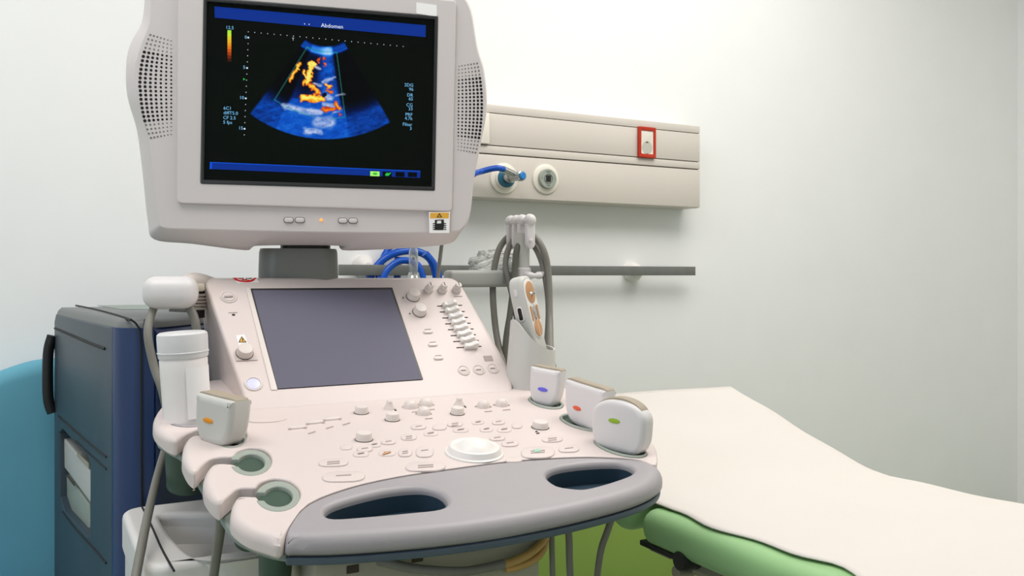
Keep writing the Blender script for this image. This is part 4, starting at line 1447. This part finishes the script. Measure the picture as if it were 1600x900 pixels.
def fillet(poly, rads, n=6):
    out = []
    for i, p in enumerate(poly):
        a, b = poly[i - 1], poly[(i + 1) % len(poly)]
        A, B = p + (a - p).normalized() * rads[i], p + (b - p).normalized() * rads[i]
        for k in range(n + 1):
            t = k / n
            out.append(A * (1 - t) ** 2 + p * 2 * t * (1 - t) + B * t * t)
    return out


body = fillet(pts, [.02, .052, .04, .02])
PD = .045   # depth of the side panel
fA, fB, fC = V((cn.x + .056, cn.y + .003)), V((.285, 1.60)), V((.68, 1.60))
bodyin = fillet([pts[0] + V((PD, -.004)), pts[1] + V((PD, .04)), fA + V((.0, .03)), fB + V((0, .03)), fC + V((0, .03)), pts[3]], [.01, .01, .004, .01, .02, .02])
sysc = obj('system_cabinet', loft_me([[V((*p, z)) for p in bodyin] for z in (ZB, ZC - .03)]), M_blue, us, ang=40)
obj('plinth', loft_me([[V((*p, z)) for p in inset(bodyin, .02)] for z in (.06, ZB)]), M_black, sysc)
for px_, py_ in ((.20, 1.68), (.60, 1.68), (.20, 1.95), (.60, 1.95)):
    obj('caster', lathe_me([(.03, -.012), (.032, 0), (.03, .012)], 18), M_black, sysc, T(px_, py_, .032) @ RY(90))
# side panel with the printer bay cut through it (local x to the viewer, y up)
u0, u1 = .006, Ls - .055


def sp(px, py):
    return sc_.hit(px, py)


bay = [sp(92, 676), sp(97, 670), sp(139, 716), sp(141, 730), sp(141, 838), sp(136, 838), sp(100, 798), sp(93, 776)]
side_out = [V((0, ZB)), V((Ls - .048, ZB)), V((Ls - .048, ZC - .0135)), V((Ls - .06, ZC - .0135)), V((.02, ZC - .014)), V((0, ZC - .03))]
obj('side_panel', plate_me([side_out, bay], PD - .004, .003, 2, .0), M_bluegrey, sysc, sc_.mat)
# corner column (catches the light) and front panel
cor = fillet([pts[1] + V((PD, .06)), V((cn.x, cn.y)) + (V((cf.x, cf.y)) - V((cn.x, cn.y))).normalized() * .047, V((cn.x, cn.y)), V((cn.x + .052, cn.y + .002)), pts[1] + V((.054, .06))], [.002, .001, .050, .001, .002], 8)
obj('corner_column', loft_me([[V((*p, z)) for p in cor] for z in (ZB, ZC - .0135)]), M_blue, sysc, ang=30)
fn = V(((fB - fA).y, -(fB - fA).x)).normalized()
def front_plan(t):
    return [fA, fB, fB - fn * t, fA - fn * t]
obj('front_panel', loft_me([[V((*p, z)) for p in front_plan(.03)] for z in (ZB, ZC - .062)]), M_blue, sysc)
obj('front_top_panel', loft_me([[V((*p, ZC - .058)) for p in front_plan(.03)], [V((*p, ZC - .022)) for p in front_plan(.03)], [V((*(p - fn * .010), ZC - .010)) for p in front_plan(.02)]]), M_blue, sysc)
lid = fillet([pts[0] + V((.002, -.004)), V((cn.x, cn.y)) + V((.004, .004)), fA + V((0, .004)), fB + V((0, .006)), fC, pts[3]], [.02, .045, .02, .02, .02, .02], 8)
lid2 = inset(lid, .009)
obj('lid', loft_me([[V((*p, ZC - .014)) for p in lid], [V((*p, ZC - .006)) for p in inset(lid, .003)], [V((*p, ZC)) for p in lid2]]), M_topsheen, sysc, ang=50)
# seams: lid joint, grille slot and the printer-bay curve
def seam(pts_px, F, r=.0014, parent=sysc, m=M_seam, h=.0008):
    return obj('seam', tube_me([F.mat @ V((*F.hit(x, y, h), h)) for x, y in pts_px], r, 6, 4), m, parent)


seam([(86, 513), (110, 523), (140, 536), (164, 545)], sc_, .0026)
seam([(91, 650), (115, 672), (140, 694), (166, 714)], sc_, .0018)
seam([(118, 689), (140, 710), (166, 733)], sc_, .0014)
seam([(98, 800), (118, 826), (140, 850), (166, 880)], sc_, .0018)
lidF = Frame((0, 0, ZC), (1, 0, 0), (0, 1, 0))
seam([(119, 477.5), (150, 484), (180, 492), (205, 500)], lidF, .0022)
frF = Frame((cn.x, cn.y, 0), (1, 0, 0), (0, 0, 1))
seam([(207, 501), (214, 508), (219.5, 525), (220.5, 600), (220.5, 700), (221.5, 795)], frF, .0018)
obj('top_recess', plate_me([lidF.hits([(152, 477.2), (226, 476), (300, 476), (300, 483), (190, 483)], .001)], .001, 0, 1, .001), M_shell, sysc, lidF.mat)
obj('rear_bumper', tube_me([sc_.mat @ V((.004, ZC - .06, .004)), sc_.mat @ V((.002, ZC - .10, .012)), sc_.mat @ V((.002, ZC - .19, .012)), sc_.mat @ V((.004, ZC - .225, .004))], .011, 10, 5), M_black, sysc)
# printer in the bay
pr = thing('thermal_printer', sc_.mat @ V((.3, .6, -.03)), 'light grey printer set in the bay of the blue cabinet', 'printer')
hU = -.010
upx = [(97, 684), (100, 683), (140, 733), (140, 786), (98, 729)]
lo = [(98, 732), (139, 787), (139, 836), (104, 794), (99, 760)]
obj('upper_front', plate_me([inset(sc_.hits(upx, hU), .002)], .028, .003, 2, hU), M_probeb, pr, sc_.mat)
obj('lower_front', plate_me([inset(sc_.hits(lo, hU - .004), .002)], .024, .003, 2, hU - .004), M_rim, pr, sc_.mat)
obj('paper_slot', plate_me([sc_.hits([(104, 740), (116, 756), (116, 760), (104, 744)], hU + .001)], .001, 0, 1, hU + .001), M_groove, pr, sc_.mat)
obj('power_button', plate_me([sc_.hits([(108, 801), (118, 812), (118, 815), (108, 805)], hU)], .003, .0006, 1, hU), M_paper, pr, sc_.mat)
obj('paper_cover', plate_me([sc_.hits([(120, 707), (138, 724), (138, 732), (120, 713)], hU + .002)], .003, .0008, 1, hU + .002), M_under, pr, sc_.mat)

# black curled strap on the cabinet lid
hs = obj('black_strap', tube_me([pD(276, 488, 1.68), pD(285, 492, 1.66), pD(298, 496, 1.64), pD(310, 500, 1.64), pD(330, 506, 1.64)], .016, 12, 6), M_black)
tag(hs, 'black curled strap lying on the blue cabinet behind the left hanger', 'strap')

# ---------------------------------------------------------------- lower body with tray, console column
ZT_ = .80
tl = pZ(188, 793, ZT_)
lbX0, lbX1, lbY0, lbY1 = tl.x, .66, 1.13, 1.44
tray_out = rrect(lbX1 - lbX0, lbY1 - lbY0, .03, 6, (lbX0 + lbX1) / 2, (lbY0 + lbY1) / 2)
trp = [pZ(x, y, ZT_) for x, y in ((253, 812), (262, 802), (330, 801), (400, 806), (430, 850), (370, 868), (302, 866))]
tray_in = smooth([V((p.x, p.y)) for p in trp], 5)
lb = obj('lower_body', plate_me([tray_out, tray_in], .06, .010, 3, ZT_), M_white, us, wn=True)
ct = sum(tray_in, V((0, 0))) / len(tray_in)
obj('tray_recess', loft_me([[V((*p, ZT_ - .006)) for p in inset(tray_in, -.004)], [V((*(ct + (p - ct) * .93), ZT_ - .045)) for p in tray_in], [V((*(ct + (p - ct) * .72), ZT_ - .055)) for p in tray_in]], False, True), M_white, lb)
obj('body_case', loft_me([[V((*p, z)) for p in inset(tray_out, .004)] for z in (.10, ZT_ - .060)]), M_white, lb)
tF = Frame((0, 0, ZT_), (1, 0, 0), (0, 1, 0))
seam([(222, 792), (236, 820), (252, 856), (272, 892)], tF, .0015, lb)
for px_, py_ in ((.2, 1.2), (.55, 1.2)):
    obj('front_caster', lathe_me([(.046, -.014), (.049, 0), (.046, .014)], 20), M_black, lb, T(px_, py_, .049) @ RY(90))
# underside housing below the handle
obj('underside_housing', box_me(.285, .30, .085, .008, 2, c=(.4105, 1.085, .800)), M_under, us)
uF = Frame((.4105, .935, .80), (1, 0, 0), (0, 0, 1))
for px, py in ((551, 889), (652, 872), (742, 855)):
    obj('vent_slot', plate_me([rrect(.014, .009, .001, 2)], .002, 0, 1, .0006), M_groove, us, uF.atp(px, py, 0))

# cables under the console
def cabs(pts, r, label, m=M_cable):
    return cab([pD(*p) for p in pts], r, 'probe_cable', label, m)


cabs([(262, 690, 1.335), (254, 715, 1.29), (243, 755, 1.22), (230, 810, 1.13), (218, 870, 1.06), (207, 930, 1.02)], .0058, 'grey probe cable slanting down past the front of the white tray')
cabs([(346, 806, 1.00), (344, 830, 1.01), (338, 870, 1.03), (330, 930, 1.05)], .0056, 'grey cable hanging from the front left holder over the tray')
cabs([(862, 812, 1.10), (862, 840, 1.10), (863, 880, 1.11), (864, 930, 1.12)], .0036, 'thin grey cable hanging straight below the handle, left of the pair')
cabs([(886, 806, 1.12), (889, 840, 1.12), (890, 880, 1.13), (893, 930, 1.14)], .0046, 'grey cable hanging below the handle, right of the thin one')
cabs([(839, 826, 1.12), (836, 850, 1.12), (832, 890, 1.13), (830, 930, 1.14)], .0040, 'dark grey cable hanging below the handle behind the tan cables', M_cabled)
cabs([(966, 784, 1.22), (958, 805, 1.21), (949, 830, 1.21), (938, 865, 1.22), (930, 930, 1.24)], .0048, 'grey cable with pale end hanging beside the couch, rightmost below the handle')
cabs([(857, 824, 1.09), (848, 846, 1.08), (826, 866, 1.06), (800, 878, 1.05), (788, 881, 1.045)], .0050, 'short tan cable curving under the handle, upper of the two', M_tan)
cabs([(854, 836, 1.10), (848, 860, 1.08), (832, 876, 1.07), (806, 886, 1.06), (790, 889, 1.055)], .0046, 'short tan cable curving under the handle, lower of the two', M_tan)
cabs([(787, 881, 1.045), (760, 887, 1.03), (720, 893, 1.0), (650, 889, .985), (600, 878, .985), (560, 872, 1.0)], .0054, 'grey cable swagged sideways under the handle from the upper tan cable')
cab([pD(691, 375, 1.66), pD(688, 400, 1.665), pD(685, 425, 1.67), pD(683, 460, 1.68)], .0036, 'monitor_cable', 'thin grey monitor cable running down behind the touch panel beside the blue hose')

# ---------------------------------------------------------------- probes
def probe(name, base, wdir, Wd, H, Tk, label, mark, outline, lens, body_m, lean=0.0, group=None, mark_at=(0, .45), tip=.86):
    """upright probe head: broad face across wdir; outline in units of half width / height"""
    wd = V((wdir[0], wdir[1], 0)).normalized()
    t = thing(name, base, label, 'ultrasound probe', 'ultrasound probes in the console holders')
    Mp = axes(base, wd, (0, 0, 1)) @ Matrix.Rotation(lean, 4, 'Z')
    ol = smooth([V((x * Wd / 2, y * H)) for x, y in outline], 4)
    obj('probe_body', plate_me([ol], Tk, min(Tk * .30, .008), 3, Tk / 2), body_m, t, Mp, wn=True)
    ln = smooth([V((x * Wd / 2, y * H)) for x, y in lens], 4)
    obj('lens', plate_me([ln], Tk * .62, .0015, 2, Tk * .31), M_lens, t, Mp)
    obj('colour_mark', plate_me([ell(.0095, .0034, 20)], .003, .0008, 1, Tk / 2 + .0012), mark, t, Mp @ T(mark_at[0], mark_at[1] * H, 0))
    obj('grip_neck', loft_me([[V((math.cos(a) * r * 1.1, z, math.sin(a) * r)) for a in [2 * math.pi * k / 16 for k in range(16)]] for z, r in ((.004, Tk * .42), (-.018, Tk * .36), (-.05, Tk * .26))]), body_m, t, Mp)
    return t, Mp


FLAT = [(-.93, 1.0), (-.5, 1.0), (0, 1.0), (.5, 1.0), (.93, 1.0), (1.0, .93), (.99, .6), (.90, .30), (.68, .08), (.35, 0), (-.35, 0), (-.68, .08), (-.90, .30), (-.99, .6), (-1.0, .93)]
FLENS = [(-.88, .95), (-.88, 1.035), (0, 1.035), (.88, 1.035), (.88, .95), (0, .93)]
CURV = [(-.98, .72), (-.80, .87), (-.45, .97), (0, 1.0), (.45, .97), (.80, .87), (.98, .72), (1.0, .5), (.96, .25), (.75, .05), (.40, 0), (-.40, 0), (-.75, .05), (-.96, .25), (-1.0, .5)]
CLENS = [(-.90, .74), (-.76, .90), (-.42, 1.005), (0, 1.04), (.42, 1.005), (.76, .90), (.90, .74), (.5, .86), (0, .92), (-.5, .86)]


def base_of(px, py, h=.0):
    return CON.mat @ V((*CON.hit(px, py, h), h))


def probe_from(name, pl_, pr_, H, Tk, label, mark, ol, le, bm_, lean, lift=-.008, mark_at=(0, .45)):
    a, b = base_of(*pl_), base_of(*pr_)
    c = (a + b) / 2
    c.z += lift
    return probe(name, c, ((b - a).x, (b - a).y), (b - a).length, H, Tk, label, mark, ol, le, bm_, lean, mark_at=mark_at)


probe_from('linear_probe', (829, 622), (876, 634), .062, .026, 'white flat-topped probe with a blue mark in the right rear holder', M_bluem, FLAT, FLENS, M_probe, -.10, -.006)
probe_from('linear_probe', (888, 650), (950, 678), .066, .026, 'white flat-topped probe with a red mark in the right middle holder', M_redm, FLAT, FLENS, M_probe, -.10, -.004, (-.012, .42))
probe_from('convex_probe', (930, 686), (1012, 712), .074, .030, 'white curved-top probe with a green mark in the right front holder', M_greenm, CURV, CLENS, M_probe, -.06, -.006, (-.004, .60))
probe_from('linear_probe', (317, 678), (374, 697), .062, .036, 'grey flat-topped probe with an orange mark beside the gel bottle', M_orange, FLAT, FLENS, M_probeb, -.10, -.004, (-.006, .5))

# ---------------------------------------------------------------- remote control
rb = B0 + V((.014, .0, .041))
up = V((-.20, .10, 1)).normalized()
nrm = V((.50, -.87, .2))
nrm = (nrm - up * nrm.dot(up)).normalized()
wax = up.cross(nrm)
Mr = axes(rb, wax, up)
rm = thing('remote_control', rb, 'grey hand remote with tan button pads standing in the grey bucket holder', 'remote control')
RW, RL, RT = .043, .150, .030
rol = smooth([V(p) for p in ((-.40 * RW, 0), (.40 * RW, 0), (.47 * RW, .3 * RL), (.5 * RW, .7 * RL), (.46 * RW, .9 * RL), (.25 * RW, RL), (-.25 * RW, RL), (-.46 * RW, .9 * RL), (-.5 * RW, .7 * RL), (-.47 * RW, .3 * RL))], 4)
obj('remote_body', plate_me([rol], RT, .007, 3, RT / 2), M_probeb, rm, Mr, wn=True)
obj('face_trim', plate_me([smooth([V(p) for p in ((-.017, .125), (-.012, .14), (0, .145), (.012, .14), (.017, .125), (.017, .10), (.015, .06), (.010, .044), (0, .040), (-.010, .044), (-.015, .06), (-.017, .10))], 3)], .003, .0008, 1, RT / 2 + .0012), M_white, rm, Mr)
tpz = RT / 2 + .0026
obj('button_pad', plate_me([ell(.0145, .0195, 28, 0, .1215)], .003, .0008, 1, tpz), M_wood, rm, Mr)
obj('button_pad', plate_me([rrect(.0055, .026, .002, 3, -.0105, .085)], .003, .0006, 1, tpz), M_wood, rm, Mr)
obj('button_pad', plate_me([rrect(.0055, .026, .002, 3, .0105, .085)], .003, .0006, 1, tpz), M_wood, rm, Mr)
obj('button_pad', plate_me([ell(.0125, .0155, 24, 0, .058)], .003, .0008, 1, tpz), M_wood, rm, Mr)
obj('chrome_button', plate_me([ell(.0048, .0125, 20, 0, .086)], .004, .001, 1, tpz + .001), M_chrome, rm, Mr)
obj('joystick', lathe_me([(.0045, 0), (.003, .003), (.0032, .006), (.0001, .0075)], 16), M_chrome, rm, Mr @ T(.001, .1185, tpz))
obj('pad_split', box_me(.0008, .029, .0006, c=(0, .058, tpz)), M_white, rm, Mr)
lsM = axes(rb - wax * (RW * .5), -nrm, up)   # left side face of the remote
obj('side_slider', plate_me([rrect(.008, .022, .0035)], .002, .0005, 1, .0008), M_black, rm, lsM @ T(0, .088, 0))
obj('slider_surround', plate_me([rrect(.0105, .026, .0045)], .0012, .0003, 1, .0003), M_white, rm, lsM @ T(0, .088, 0))
obj('side_key', plate_me([rrect(.007, .013, .003)], .0016, .0005, 1, .0006), M_probe, rm, lsM @ T(0, .125, 0))

# ---------------------------------------------------------------- gel bottle
bq = CON.hit(295, 655)
bb0 = CON.mat @ V((bq.x, bq.y, -.035))
bt = thing('gel_bottle', bb0, 'translucent white gel bottle with frosted cap in the rear left holder', 'bottle')
Mb = Matrix.Translation(bb0) @ RY(-3)
obj('bottle_body', lathe_me([(.0001, 0), (.026, 0), (.030, .004), (.0305, .03), (.0315, .10), (.0318, .117), (.0305, .121), (.029, .122), (.0001, .122)], 40), M_bottle, bt, Mb)
obj('bottle_cap', lathe_me([(.0325, .1205), (.0332, .123), (.0335, .148), (.033, .153), (.030, .1555), (.0001, .1555)], 40), M_cap, bt, Mb)
obj('cap_rib', lathe_me([(.0326, .1265), (.0342, .1275), (.0342, .1285), (.0326, .1295)], 40), M_cap, bt, Mb)
lab = []
for z in (.038, .108):
    lab.append([V((.0324 * math.cos(a), .0324 * math.sin(a), z)) for a in [math.radians(-95 + 110 * k / 16) for k in range(17)]])
lv = lab[0] + lab[1]
obj('bottle_label', raw(lv, [(k, k + 1, 17 + k + 1, 17 + k) for k in range(16)]), M_paper, bt, Mb)
